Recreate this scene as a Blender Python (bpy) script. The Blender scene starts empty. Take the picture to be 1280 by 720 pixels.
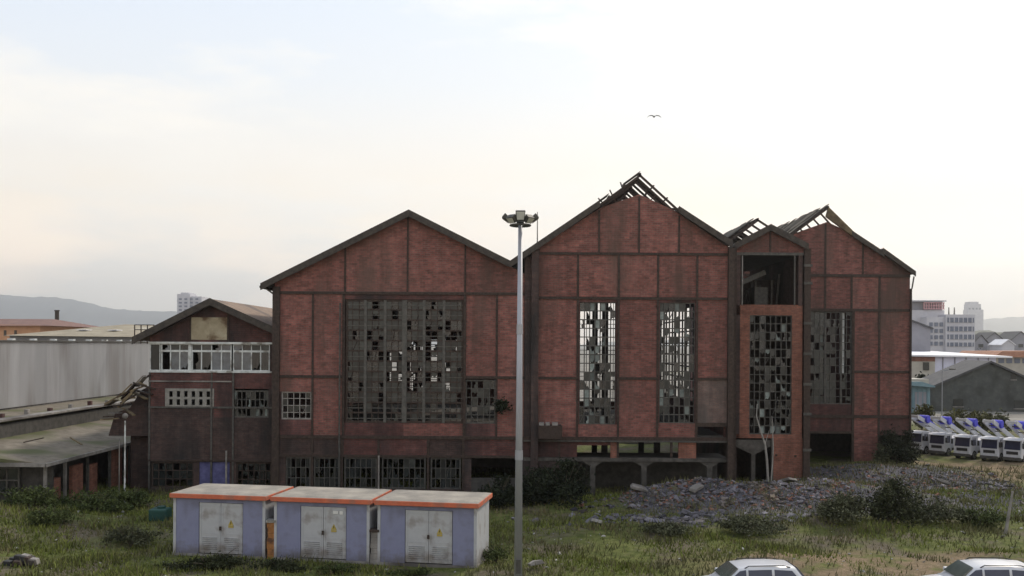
import bpy, math, random
import numpy as np
from mathutils import Vector, Matrix
random.seed(7); RNG = np.random.default_rng(7)
sc = bpy.context.scene; C = sc.collection
# ---------------------------------------------------------------- camera
F = 1200.0; H = 9.0; HY = 431.0; ROLL = 0.006
cam_d = bpy.data.cameras.new("camera"); cam = bpy.data.objects.new("camera", cam_d); C.objects.link(cam)
cam_d.sensor_width = 36; cam_d.lens = 36*F/1280; cam_d.shift_y = (HY-360)/1280
cam_d.clip_start = 0.3; cam_d.clip_end = 20000
cam.matrix_world = Matrix.Translation((0, 0, H)) @ Matrix.Rotation(math.radians(90), 4, 'X') @ Matrix.Rotation(ROLL, 4, 'Z')
sc.camera = cam
sc.render.resolution_x = 1024; sc.render.resolution_y = 576
# ---------------------------------------------------------------- world, sun, exposure
SUN_EL = math.radians(40); SUN_AZ = math.radians(38)     # behind the factory, to the right
w = bpy.data.worlds.new("World"); sc.world = w; w.use_nodes = True
nt = w.node_tree; nd = nt.nodes; lk = nt.links
bg = nd['Background']; bg.inputs[1].default_value = 0.1
sky = nd.new('ShaderNodeTexSky'); sky.sky_type = 'NISHITA'; sky.sun_disc = False
sky.sun_elevation = SUN_EL; sky.sun_rotation = SUN_AZ; sky.dust_density = 4.0; sky.altitude = 20
geo = nd.new('ShaderNodeTexCoord')
sep = nd.new('ShaderNodeSeparateXYZ'); lk.new(geo.outputs['Generated'], sep.inputs[0])
ramp = nd.new('ShaderNodeValToRGB'); lk.new(sep.outputs['Z'], ramp.inputs[0])
el = ramp.color_ramp.elements
el[0].position = 0.0; el[0].color = (1.78, 1.40, 1.12, 1)
el[1].position = 1.0; el[1].color = (.42, .56, .80, 1)
for p, c in ((.05, (1.45, 1.19, .94, 1)), (.14, (.99, .89, .75, 1)), (.26, (.80, .82, .83, 1)), (.45, (.66, .745, .86, 1))):
    e = el.new(p); e.color = c
cool = nd.new('ShaderNodeMix'); cool.data_type = 'RGBA'; cool.blend_type = 'MULTIPLY'
mr = nd.new('ShaderNodeMapRange'); mr.inputs[1].default_value = .35; mr.inputs[2].default_value = -.5
mrz = nd.new('ShaderNodeMapRange'); mrz.inputs[1].default_value = .12; mrz.inputs[2].default_value = .34; lk.new(sep.outputs['Z'], mrz.inputs[0])
mm_ = nd.new('ShaderNodeMath'); mm_.operation = 'MULTIPLY'; lk.new(mr.outputs[0], mm_.inputs[0]); lk.new(mrz.outputs[0], mm_.inputs[1])
lk.new(sep.outputs['X'], mr.inputs[0]); lk.new(mm_.outputs[0], cool.inputs[0])
lk.new(ramp.outputs[0], cool.inputs[6]); cool.inputs[7].default_value = (.87, .92, 1.0, 1)
mp = nd.new('ShaderNodeMapping'); mp.inputs['Scale'].default_value = (1.6, 1.6, 6.5); mp.inputs['Rotation'].default_value = (0, .12, 0)
lk.new(geo.outputs['Generated'], mp.inputs[0])
nz = nd.new('ShaderNodeTexNoise'); nz.inputs['Scale'].default_value = 1.7; nz.inputs['Detail'].default_value = 7; nz.inputs['Roughness'].default_value = .56
lk.new(mp.outputs[0], nz.inputs[0])
cr = nd.new('ShaderNodeValToRGB'); cr.color_ramp.elements[0].position = .44; cr.color_ramp.elements[1].position = .60
lk.new(nz.outputs['Fac'], cr.inputs[0])
cl = nd.new('ShaderNodeMix'); cl.data_type = 'RGBA'; lk.new(cr.outputs[0], cl.inputs[0])
lk.new(cool.outputs[2], cl.inputs[6]); cl.inputs[7].default_value = (.93, .89, .82, 1)
sc10 = nd.new('ShaderNodeVectorMath'); sc10.operation = 'SCALE'; sc10.inputs[3].default_value = 10.3
lk.new(cl.outputs[2], sc10.inputs[0])
mx = nd.new('ShaderNodeMix'); mx.data_type = 'RGBA'; mx.inputs[0].default_value = .97
lk.new(sky.outputs[0], mx.inputs[6]); lk.new(sc10.outputs[0], mx.inputs[7]); lk.new(mx.outputs[2], bg.inputs[0])
sd = bpy.data.lights.new("sun", 'SUN'); sun = bpy.data.objects.new("sun", sd); C.objects.link(sun)
sd.energy = 2.6; sd.angle = math.radians(6); sd.color = (1.0, .90, .76)
dv = Vector((math.sin(SUN_AZ)*math.cos(SUN_EL), math.cos(SUN_AZ)*math.cos(SUN_EL), math.sin(SUN_EL)))
sun.rotation_euler = dv.to_track_quat('Z', 'Y').to_euler(); sun.location = (60, 80, 90)
vs = sc.view_settings; vs.view_transform = 'Standard'; vs.look = 'None'; vs.exposure = 0.27; vs.gamma = 1.0; vs.use_curve_mapping = False
# ---------------------------------------------------------------- pixel helpers: photo pixel + distance -> metres
def PX(px, D): return (px-640)*D/F
def PZ(py, D, px=640): return H + (HY-(py-ROLL*(px-640)))*D/F
# ---------------------------------------------------------------- materials
MATS = {}
def mat(name, c1, c2=None, scale=3.0, rough=.85, metal=0.0, bump=0.0, coord='world', stain=None, stain_scale=.35, stain_lo=.52, stretch=(1, 1, 1), island=0.0, objvar=0.0, spec=.3, alpha=1.0, grime=None):
    if name in MATS: return MATS[name]
    m = bpy.data.materials.new(name); m.use_nodes = True; n = m.node_tree.nodes; l = m.node_tree.links
    b = n['Principled BSDF']; b.inputs['Roughness'].default_value = rough; b.inputs['Metallic'].default_value = metal
    b.inputs['Specular IOR Level'].default_value = spec; b.inputs['Alpha'].default_value = alpha
    if coord == 'world': v = n.new('ShaderNodeNewGeometry').outputs['Position']
    else: v = n.new('ShaderNodeTexCoord').outputs['Object']
    mp = n.new('ShaderNodeMapping'); mp.inputs['Scale'].default_value = stretch; l.new(v, mp.inputs[0]); v = mp.outputs[0]
    t = n.new('ShaderNodeTexNoise'); t.inputs['Scale'].default_value = scale; t.inputs['Detail'].default_value = 6; t.inputs['Roughness'].default_value = .65; l.new(v, t.inputs[0])
    r = n.new('ShaderNodeValToRGB'); r.color_ramp.elements[0].position = .36; r.color_ramp.elements[1].position = .66
    c2 = c2 or tuple(x*1.25 for x in c1)
    r.color_ramp.elements[0].color = (*c1, 1); r.color_ramp.elements[1].color = (*c2, 1); l.new(t.outputs['Fac'], r.inputs[0])
    out = r.outputs[0]
    if stain:
        t2 = n.new('ShaderNodeTexNoise'); t2.inputs['Scale'].default_value = stain_scale; t2.inputs['Detail'].default_value = 5; l.new(v, t2.inputs[0])
        r2 = n.new('ShaderNodeValToRGB'); r2.color_ramp.elements[0].position = stain_lo; r2.color_ramp.elements[1].position = stain_lo+.14; l.new(t2.outputs['Fac'], r2.inputs[0])
        k = n.new('ShaderNodeMix'); k.data_type = 'RGBA'; l.new(r2.outputs[0], k.inputs[0]); l.new(out, k.inputs[6]); k.inputs[7].default_value = (*stain, 1); out = k.outputs[2]
    if grime:      # mud splashed up from the ground
        gz = n.new('ShaderNodeSeparateXYZ'); l.new(n.new('ShaderNodeTexCoord').outputs['Object'], gz.inputs[0])
        gn = n.new('ShaderNodeTexNoise'); gn.inputs['Scale'].default_value = 2.2; gn.inputs['Detail'].default_value = 7; gn.inputs['Roughness'].default_value = .7; l.new(v, gn.inputs[0])
        ga = n.new('ShaderNodeMath'); ga.operation = 'MULTIPLY_ADD'; l.new(gn.outputs['Fac'], ga.inputs[0]); ga.inputs[1].default_value = -2.0; l.new(gz.outputs[2], ga.inputs[2])
        gr_ = n.new('ShaderNodeMapRange'); gr_.inputs[1].default_value = -.35; gr_.inputs[2].default_value = -.95; gr_.inputs[4].default_value = .6; l.new(ga.outputs[0], gr_.inputs[0])
        gk = n.new('ShaderNodeMix'); gk.data_type = 'RGBA'; l.new(gr_.outputs[0], gk.inputs[0]); l.new(out, gk.inputs[6]); gk.inputs[7].default_value = (*grime, 1); out = gk.outputs[2]
    for amt, src in ((island, 'i'), (objvar, 'o')):
        if amt:
            rn = n.new('ShaderNodeNewGeometry').outputs['Random Per Island'] if src == 'i' else n.new('ShaderNodeObjectInfo').outputs['Random']
            q = n.new('ShaderNodeMapRange'); q.inputs[3].default_value = 1-amt; q.inputs[4].default_value = 1+amt; l.new(rn, q.inputs[0])
            s = n.new('ShaderNodeVectorMath'); s.operation = 'SCALE'; l.new(out, s.inputs[0]); l.new(q.outputs[0], s.inputs[3]); out = s.outputs[0]
    l.new(out, b.inputs['Base Color'])
    if bump:
        bp = n.new('ShaderNodeBump'); bp.inputs['Strength'].default_value = bump; bp.inputs['Distance'].default_value = .03; l.new(t.outputs['Fac'], bp.inputs['Height']); l.new(bp.outputs[0], b.inputs['Normal'])
    MATS[name] = m; return m
def brick_mat(name, c1, c2, mortar, soot, soot_lo=.5, objvar=.16):
    m = bpy.data.materials.new(name); m.use_nodes = True; n = m.node_tree.nodes; l = m.node_tree.links
    b = n['Principled BSDF']; b.inputs['Roughness'].default_value = .9; b.inputs['Specular IOR Level'].default_value = .2
    g = n.new('ShaderNodeNewGeometry'); s = n.new('ShaderNodeSeparateXYZ'); l.new(g.outputs['Position'], s.inputs[0])
    a = n.new('ShaderNodeMath'); l.new(s.outputs[0], a.inputs[0]); l.new(s.outputs[1], a.inputs[1])
    cb = n.new('ShaderNodeCombineXYZ'); l.new(a.outputs[0], cb.inputs[0]); l.new(s.outputs[2], cb.inputs[1])
    br = n.new('ShaderNodeTexBrick'); l.new(cb.outputs[0], br.inputs[0]); br.inputs['Scale'].default_value = 1
    br.inputs['Brick Width'].default_value = .30; br.inputs['Row Height'].default_value = .12; br.inputs['Mortar Size'].default_value = .012; br.inputs['Mortar Smooth'].default_value = .1
    br.inputs['Color1'].default_value = (*c1, 1); br.inputs['Color2'].default_value = (*c2, 1); br.inputs['Mortar'].default_value = (*mortar, 1)
    mp = n.new('ShaderNodeMapping'); mp.inputs['Scale'].default_value = (.8, .8, 1.5); l.new(g.outputs['Position'], mp.inputs[0])
    t = n.new('ShaderNodeTexNoise'); t.inputs['Scale'].default_value = 2.2; t.inputs['Detail'].default_value = 7; t.inputs['Roughness'].default_value = .75; l.new(mp.outputs[0], t.inputs[0])
    mr = n.new('ShaderNodeMapRange'); mr.inputs[1].default_value = .3; mr.inputs[2].default_value = .7; mr.inputs[3].default_value = .62; mr.inputs[4].default_value = 1.38; l.new(t.outputs['Fac'], mr.inputs[0])
    v1 = n.new('ShaderNodeVectorMath'); v1.operation = 'SCALE'; l.new(br.outputs['Color'], v1.inputs[0]); l.new(mr.outputs[0], v1.inputs[3])
    mp2 = n.new('ShaderNodeMapping'); mp2.inputs['Scale'].default_value = (1.0, 1.0, .3); l.new(g.outputs['Position'], mp2.inputs[0])
    t2 = n.new('ShaderNodeTexNoise'); t2.inputs['Scale'].default_value = .42; t2.inputs['Detail'].default_value = 7; t2.inputs['Roughness'].default_value = .62; l.new(mp2.outputs[0], t2.inputs[0])
    r2 = n.new('ShaderNodeValToRGB'); r2.color_ramp.elements[0].position = soot_lo; r2.color_ramp.elements[1].position = soot_lo+.2; l.new(t2.outputs['Fac'], r2.inputs[0])
    k = n.new('ShaderNodeMix'); k.data_type = 'RGBA'; l.new(r2.outputs[0], k.inputs[0]); l.new(v1.outputs[0], k.inputs[6]); k.inputs[7].default_value = (*soot, 1)
    o = n.new('ShaderNodeObjectInfo'); q = n.new('ShaderNodeMapRange'); q.inputs[3].default_value = 1-objvar; q.inputs[4].default_value = 1+objvar; l.new(o.outputs['Random'], q.inputs[0])
    mp3 = n.new('ShaderNodeMapping'); mp3.inputs['Scale'].default_value = (2.6, 2.6, .22); l.new(g.outputs['Position'], mp3.inputs[0])
    t3 = n.new('ShaderNodeTexNoise'); t3.inputs['Scale'].default_value = 1.0; t3.inputs['Detail'].default_value = 6; t3.inputs['Roughness'].default_value = .7; l.new(mp3.outputs[0], t3.inputs[0])
    m3 = n.new('ShaderNodeMapRange'); m3.inputs[1].default_value = .35; m3.inputs[2].default_value = .65; m3.inputs[3].default_value = .84; m3.inputs[4].default_value = 1.14; l.new(t3.outputs['Fac'], m3.inputs[0])
    v3 = n.new('ShaderNodeVectorMath'); v3.operation = 'SCALE'; l.new(k.outputs[2], v3.inputs[0]); l.new(m3.outputs[0], v3.inputs[3])
    v2 = n.new('ShaderNodeVectorMath'); v2.operation = 'SCALE'; l.new(v3.outputs[0], v2.inputs[0]); l.new(q.outputs[0], v2.inputs[3])
    l.new(v2.outputs[0], b.inputs['Base Color'])
    bp = n.new('ShaderNodeBump'); bp.inputs['Strength'].default_value = .6; bp.inputs['Distance'].default_value = .02; l.new(br.outputs['Fac'], bp.inputs['Height']); bp.invert = True; l.new(bp.outputs[0], b.inputs['Normal'])
    MATS[name] = m; return m
BR = brick_mat('brick_red', (.225, .086, .073), (.13, .056, .05), (.13, .10, .085), (.098, .064, .054), .49)
BRP = brick_mat('brick_faded', (.16, .105, .092), (.13, .09, .08), (.12, .10, .09), (.085, .075, .07), .47)
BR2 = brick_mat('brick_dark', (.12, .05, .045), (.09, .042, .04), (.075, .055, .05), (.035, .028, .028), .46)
BRG = brick_mat('brick_sooty', (.085, .052, .047), (.062, .042, .04), (.06, .05, .045), (.028, .026, .026), .46)
BRO = brick_mat('brick_orange', (.235, .098, .070), (.165, .074, .056), (.14, .09, .07), (.14, .07, .05), .58, .1)
STEEL = mat('rusted_steel', (.032, .024, .021), (.066, .046, .038), 6, .7, .3, .3)
STEELG = mat('grey_steel', (.05, .05, .05), (.10, .095, .085), 5, .6, .3, .2)
ROOFD = mat('roof_sheet_dark', (.05, .047, .042), (.10, .09, .075), 2.5, .85, bump=.3, stain=(.16, .13, .09), stain_lo=.56, objvar=.3)
ROOFT = mat('roof_tile_tan', (.17, .12, .09), (.26, .19, .14), 3, .9, bump=.3, stain=(.10, .08, .07))
GREYM = mat('mullion_grey', (.06, .058, .054), (.11, .105, .095), 5, .7)
CONCD = mat('concrete_weathered', (.045, .042, .038), (.10, .092, .084), 2.5, .9, bump=.3, stain=(.04, .038, .035))
ROOFW = mat('roof_sheet_weathered', (.09, .08, .065), (.19, .165, .13), 2.5, .85, bump=.3, stain=(.06, .05, .04), objvar=.3)
VERGE = mat('verge_board', (.035, .03, .028), (.07, .06, .05), 4, .8)
RUSTB = mat('ochre_board', (.09, .07, .045), (.20, .155, .09), 1.6, .9, bump=.3, stain=(.07, .045, .03), stain_scale=1.4)
CONC = mat('concrete', (.16, .15, .14), (.27, .255, .24), 2.5, .9, bump=.3, stain=(.09, .08, .075))
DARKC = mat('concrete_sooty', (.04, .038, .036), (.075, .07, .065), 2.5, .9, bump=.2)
GL1 = mat('glass_dusty', (.010, .012, .011), (.028, .032, .030), 3, .35, spec=.5, objvar=.75, alpha=.95)
GL2 = mat('glass_dark', (.012, .015, .016), (.03, .034, .035), 3, .2, spec=.5, objvar=.4, alpha=.85)
GL3 = mat('glass_frosted', (.12, .15, .145), (.22, .25, .24), 4, .5, spec=.4, objvar=.5, alpha=.9)
WHITE = mat('white_paint', (.52, .53, .55), (.66, .67, .69), 3, .6, stain=(.35, .34, .32))
WFRAME = mat('white_frame', (.42, .45, .45), (.6, .62, .62), 4, .6, stain=(.2, .19, .17), stain_scale=1.5)
# ---------------------------------------------------------------- mesh builder
class MB:
    def __init__(s): s.v = []; s.f = []
    def add(s, vs, fs):
        n = len(s.v); s.v += [tuple(v) for v in vs]; s.f += [tuple(i+n for i in f) for f in fs]; return s
    def box(s, x0, x1, y0, y1, z0, z1):
        return s.add([(x0,y0,z0),(x1,y0,z0),(x1,y1,z0),(x0,y1,z0),(x0,y0,z1),(x1,y0,z1),(x1,y1,z1),(x0,y1,z1)],
                     [(0,3,2,1),(4,5,6,7),(0,1,5,4),(1,2,6,5),(2,3,7,6),(3,0,4,7)])
    def prism(s, poly, y0, y1):           # poly in (x,z), extruded along y
        n = len(poly)
        return s.add([(x, y0, z) for x, z in poly]+[(x, y1, z) for x, z in poly],
                     [tuple(range(n)), tuple(range(2*n-1, n-1, -1))]+[(i, i+n, (i+1) % n+n, (i+1) % n) for i in range(n)])
    def tube(s, p0, p1, r0, r1=None, n=8):
        p0 = Vector(p0); p1 = Vector(p1); r1 = r0 if r1 is None else r1; d = (p1-p0).normalized()
        a = d.orthogonal().normalized(); b = d.cross(a); vs = []
        for p, r in ((p0, r0), (p1, r1)):
            for i in range(n):
                t = 2*math.pi*i/n; vs.append(p+a*math.cos(t)*r+b*math.sin(t)*r)
        return s.add(vs, [tuple(range(n-1, -1, -1)), tuple(range(n, 2*n))]+[(i, (i+1) % n, (i+1) % n+n, i+n) for i in range(n)])
    def path(s, pts, r0, r1, n=6):
        for i in range(len(pts)-1):
            k = len(pts)-1; s.tube(pts[i], pts[i+1], r0+(r1-r0)*i/k, r0+(r1-r0)*(i+1)/k, n)
        return s
    def beam(s, p0, p1, w, h):            # rectangular bar, h along the most vertical side
        p0 = Vector(p0); p1 = Vector(p1); d = (p1-p0).normalized(); up = Vector((0, 0, 1)) if abs(d.z) < .95 else Vector((0, 1, 0))
        a = d.cross(up).normalized()*w/2; b = a.cross(d).normalized()*h/2; vs = []
        for p in (p0, p1): vs += [p-a-b, p+a-b, p+a+b, p-a+b]
        return s.add(vs, [(0,1,2,3),(7,6,5,4),(0,4,5,1),(1,5,6,2),(2,6,7,3),(3,7,4,0)])
    def build(s, name, m, parent=None, smooth=False, bevel=0):
        off = parent.location if parent else Vector((0, 0, 0)); q = parent
        if parent is not None and parent.parent is not None: off = parent.parent.location
        me = bpy.data.meshes.new(name); me.from_pydata([(v[0]-off.x, v[1]-off.y, v[2]-off.z) for v in s.v], [], s.f)
        me.materials.append(m); o = bpy.data.objects.new(name, me); C.objects.link(o)
        if parent: o.parent = parent
        if smooth: me.shade_smooth()
        if bevel:
            md = o.modifiers.new('bevel', 'BEVEL'); md.width = bevel; md.segments = 2; md.limit_method = 'ANGLE'
        return o
UNIT = {}
def piece(name, m, parent, x0, x1, y0, y1, z0, z1):   # box sharing one mesh per material
    k = (name, m.name)
    if k not in UNIT:
        me = bpy.data.meshes.new(name); u = MB().box(0, 1, 0, 1, 0, 1); me.from_pydata(u.v, [], u.f); me.materials.append(m); UNIT[k] = me
    o = bpy.data.objects.new(name, UNIT[k]); C.objects.link(o); off = Vector((0, 0, 0))
    if parent: o.parent = parent; off = (parent.parent or parent).location
    o.location = Vector((x0, y0, z0))-off; o.scale = (x1-x0, y1-y0, z1-z0); return o
def tag(o, label=None, cat=None, group=None, kind=None):
    if label: o['label'] = label
    if cat: o['category'] = cat
    if group: o['group'] = group
    if kind: o['kind'] = kind
    return o
def thing(name, label, cat, loc=(0, 0, 0), group=None):
    o = bpy.data.objects.new(name, None); C.objects.link(o); o.location = loc; o.empty_display_size = .3
    return tag(o, label, cat, group)
def copy_tree(o, parent=None):
    c = o.copy(); C.objects.link(c)
    if parent: c.parent = parent
    for ch in list(o.children): copy_tree(ch, c)
    return c
def np_mesh(name, V, Fc, m, parent=None, off=(0, 0, 0)):
    me = bpy.data.meshes.new(name); k = Fc.shape[1]
    me.vertices.add(len(V)); me.vertices.foreach_set('co', (V-np.array(off)).astype(np.float32).ravel())
    me.loops.add(Fc.size); me.loops.foreach_set('vertex_index', Fc.astype(np.int32).ravel())
    me.polygons.add(len(Fc)); me.polygons.foreach_set('loop_start', np.arange(0, Fc.size, k, dtype=np.int32))
    me.update(calc_edges=True); me.shade_flat(); me.materials.append(m); o = bpy.data.objects.new(name, me); C.objects.link(o)
    if parent: o.parent = parent
    return o
# ---------------------------------------------------------------- terrain
def g(x, y):
    x = np.asarray(x, float); y = np.asarray(y, float)
    z = .10*np.sin(x*.55+1.3)*np.cos(y*.47)+.07*np.sin(x*1.3+y*.9)+.05*np.sin(x*.23-y*1.6)
    z = z + 1.1*np.exp(-((x+27)/7.5)**2-((y-46)/4.5)**2)                    # bank on the left
    z = z + 1.15*np.exp(-((y-55.4)/1.7)**2)/(1+np.exp(-(x-7.2)*1.2))/(1+np.exp((x-16.5)*.8))   # rubble ridge
    z = z + 1.0*np.exp(-((y-57.8)/2.6)**2)/(1+np.exp(-(x-16)*1.0))/(1+np.exp((x-23)*.7))
    z = z + .65*np.exp(-((y-67.5)/3.5)**2)/(1+np.exp(-(x-22)*.9))/(1+np.exp((x-32)*.7))
    z = z + .35*np.exp(-((x-17)/6)**2-((y-48)/2.5)**2)
    fade = np.clip((130-y)/40, 0, 1)
    kio = np.exp(-(((x+7.5)/9)**4)-(((y-40.5)/3.0)**4))
    return z*fade*(1-kio)
def grid(xs, ys):
    X, Y = np.meshgrid(xs, ys); V = np.stack([X, Y, g(X, Y)], -1).reshape(-1, 3)
    nx = len(xs); i = np.arange(len(ys)-1)[:, None]*nx+np.arange(nx-1)[None]; i = i.ravel()
    return V, np.stack([i, i+1, i+nx+1, i+nx], -1)
def ground_mat():
    m = bpy.data.materials.new('ground'); m.use_nodes = True; n = m.node_tree.nodes; l = m.node_tree.links
    b = n['Principled BSDF']; b.inputs['Roughness'].default_value = .95; b.inputs['Specular IOR Level'].default_value = .1
    P = n.new('ShaderNodeNewGeometry').outputs['Position']; S = n.new('ShaderNodeSeparateXYZ'); l.new(P, S.inputs[0])
    def noise(s, d=6, r=.6):
        t = n.new('ShaderNodeTexNoise'); t.inputs['Scale'].default_value = s; t.inputs['Detail'].default_value = d; t.inputs['Roughness'].default_value = r; l.new(P, t.inputs[0]); return t.outputs['Fac']
    def rmp(v, a, c, ca, cb):
        r = n.new('ShaderNodeValToRGB'); r.color_ramp.elements[0].position = a; r.color_ramp.elements[1].position = c
        r.color_ramp.elements[0].color = (*ca, 1); r.color_ramp.elements[1].color = (*cb, 1); l.new(v, r.inputs[0]); return r.outputs[0]
    def mix(f, a, c):
        k = n.new('ShaderNodeMix'); k.data_type = 'RGBA'; l.new(f, k.inputs[0]); l.new(a, k.inputs[6]); l.new(c, k.inputs[7]); return k.outputs[2]
    green = rmp(noise(2.3), .35, .65, (.06, .075, .02), (.135, .145, .048))
    dirt = rmp(noise(3.1, 8, .7), .35, .7, (.085, .072, .05), (.16, .135, .10))
    ochre = rmp(noise(4.0, 8, .7), .35, .7, (.14, .105, .065), (.27, .20, .13))
    rub = rmp(noise(5.0, 8, .75), .35, .7, (.055, .053, .062), (.135, .13, .15))
    k01 = ((0,)*3, (1,)*3)
    base = mix(rmp(noise(.33, 6, .65), .47, .60, *k01), green, dirt)
    def band(out, a, c):
        q = n.new('ShaderNodeMapRange'); q.interpolation_type = 'SMOOTHSTEP'; q.inputs[1].default_value = a; q.inputs[2].default_value = c; l.new(out, q.inputs[0]); return q.outputs[0]
    def mul(*vs):
        o = vs[0]
        for v in vs[1:]:
            q = n.new('ShaderNodeMath'); q.operation = 'MULTIPLY'; l.new(o, q.inputs[0]); l.new(v, q.inputs[1]); o = q.outputs[0]
        return o
    near = mul(band(S.outputs[1], 43.5, 41), band(S.outputs[0], 5, 12), rmp(noise(.45, 6, .7), .40, .52, *k01))
    base = mix(near, base, ochre)
    farr = mul(band(S.outputs[1], 62, 66), band(S.outputs[1], 77, 74), band(S.outputs[0], 28, 33), rmp(noise(.4), .4, .5, *k01))
    base = mix(farr, base, ochre)
    rm = mul(band(S.outputs[1], 49.5, 52.5), band(S.outputs[1], 73, 67), band(S.outputs[0], 5.5, 8), band(S.outputs[0], 34, 29), rmp(noise(.5), .33, .45, *k01))
    base = mix(rm, base, rub)
    rm2 = mul(band(S.outputs[1], 46.5, 48), band(S.outputs[1], 52, 50), band(S.outputs[0], 4, 7), band(S.outputs[0], 16, 12), rmp(noise(.6), .48, .56, *k01))
    base = mix(rm2, base, rub)
    town = rmp(noise(.08, 8, .7), .4, .6, (.14, .13, .115), (.26, .245, .22))
    base = mix(mul(band(S.outputs[1], 108, 122), rmp(noise(.02, 4, .6), .30, .42, *k01)), base, town)
    l.new(base, b.inputs['Base Color'])
    bp = n.new('ShaderNodeBump'); bp.inputs['Strength'].default_value = .8; bp.inputs['Distance'].default_value = .12; l.new(noise(3.5, 9, .75), bp.inputs['Height']); l.new(bp.outputs[0], b.inputs['Normal'])
    return m
xs = np.concatenate([[-11000, -3000, -800, -200, -90], np.arange(-60, 60.1, .5), [90, 200, 800, 3000, 11000]])
ys = np.concatenate([[-60, 0, 15], np.arange(24, 76, .4), np.arange(78, 130, 3), [160, 400, 1200, 4000, 10500]])
V, Fc = grid(xs, ys); gr = np_mesh('ground', V, Fc, ground_mat()); gr.data.shade_smooth(); tag(gr, kind='structure')
# ---------------------------------------------------------------- facade helpers
def roofz(line, x):
    for (xa, za), (xb, zb) in zip(line, line[1:]):
        if xa <= x <= xb: return za+(zb-za)*(x-xa)/(xb-xa)
    return line[0][1] if x < line[0][0] else line[-1][1]
class Facade:
    """panels, beams and windows of one wall that faces the camera at distance D; pixel coordinates, roll removed"""
    def __init__(s, root, D): s.r = root; s.D = D
    def X(s, px): return (px-640)*s.D/F
    def Z(s, py): return H+(HY-py)*s.D/F
    def panel(s, a, b, t, u, m, name='brick_panel', dy=0, th=.26):
        return piece(name, m, s.r, s.X(a), s.X(b), s.D+dy, s.D+dy+th, s.Z(u), s.Z(t))
    def hbeam(s, a, b, y, t=3.4, m=None, pr=.07):
        return piece('beam', m or STEEL, s.r, s.X(a), s.X(b), s.D-pr, s.D+.12, s.Z(y+t/2), s.Z(y-t/2))
    def vbeam(s, x, t, u, w=3.0, m=None, pr=.05):
        return piece('column', m or STEEL, s.r, s.X(x-w/2), s.X(x+w/2), s.D-pr, s.D+.14, s.Z(u), s.Z(t))
    def gable(s, xs, line, y, m):           # brick panels from row y up to the roof line
        for a, b in zip(xs, xs[1:]):
            pts = [(a, roofz(line, a))]+[p for p in line if a < p[0] < b]+[(b, roofz(line, b))]
            poly = [(s.X(a), s.Z(y)), (s.X(b), s.Z(y))]+[(s.X(p), s.Z(q)) for p, q in reversed(pts)]
            MB().prism(poly, s.D, s.D+.26).build('brick_panel', m, s.r)
        for x in xs[1:-1]: s.vbeam(x, roofz(line, x)+2, y-1, 2.2)
    def window(s, a, b, t, u, cols, rows, miss=.1, glass=(GL1,), bar=.05, frame=None, thick=(), dy=.1, cond=None, fw=.09):
        return window(s.r, s.X(a), s.X(b), s.Z(u), s.Z(t), s.D+dy, cols, rows, miss, glass, bar, frame, thick, cond, fw)
SHARD = {}
def shard(m, k):
    if (m.name, k) not in SHARD:
        polys = [[(0,0),(1,0),(1,1),(0,1)], [(0,0),(1,0),(.7,.45),(.45,.3),(.2,.8),(0,1)], [(0,0),(.35,.2),(.6,.1),(1,.55),(1,1),(0,1)],
                 [(1,0),(1,1),(.55,1),(.7,.5),(.4,.35),(.5,0)], [(0,.45),(.3,.6),(.55,.4),(1,.7),(1,1),(0,1)]]
        u = MB().prism(polys[k], 0, 1); me = bpy.data.meshes.new('pane'); me.from_pydata(u.v, [], u.f); me.materials.append(m); SHARD[(m.name, k)] = me
    return SHARD[(m.name, k)]
def window(root, x0, x1, z0, z1, y, cols, rows, miss=.1, glass=(GL1,), bar=.05, frame=None, thick=(), cond=None, fw=.09):
    f = MB(); f.box(x0, x1, y-.04, y+.08, z0, z0+fw); f.box(x0, x1, y-.04, y+.08, z1-fw, z1)
    f.box(x0, x0+fw, y-.037, y+.077, z0+fw, z1-fw); f.box(x1-fw, x1, y-.037, y+.077, z0+fw, z1-fw)
    cw = (x1-x0)/cols; rh = (z1-z0)/rows
    for i in range(1, cols):
        w_ = bar*(3.2 if i in thick else 1); f.box(x0+i*cw-w_/2, x0+i*cw+w_/2, y-.03-(.03 if i in thick else 0), y+.05, z0+fw, z1-fw)
    for j in range(1, rows): f.box(x0+fw, x1-fw, y-.02, y+.04, z0+j*rh-bar/2, z0+j*rh+bar/2)
    for _ in range(cols*rows//14):        # bent and loose glazing bars
        i, j = random.random(), random.random(); xa, za = x0+fw+i*(x1-x0-2*fw-cw), z0+fw+j*(z1-z0-2*fw-rh*1.6)
        f.beam((xa, y-.03, za), (xa+cw*random.uniform(.1, .9), y-.07, za+rh*random.uniform(.5, 1.5)), bar*.7, bar*.7)
    wn = f.build('window', frame or STEELG, root)
    off = root.location
    for i in range(cols):
        for j in range(rows):
            p = miss if cond is None else cond(i/(cols-1 or 1), j/(rows-1 or 1), miss)
            if random.random() < p: continue
            k = 0 if random.random() > p*1.2+.06 else random.randint(1, 4)
            o = bpy.data.objects.new('pane', shard(random.choice(glass), k)); C.objects.link(o); o.parent = wn
            tilt = random.uniform(-.02, .02)
            o.location = Vector((x0+i*cw, y+.008+tilt, z0+j*rh))-off; o.scale = (cw, .012, rh)
    return wn
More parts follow.
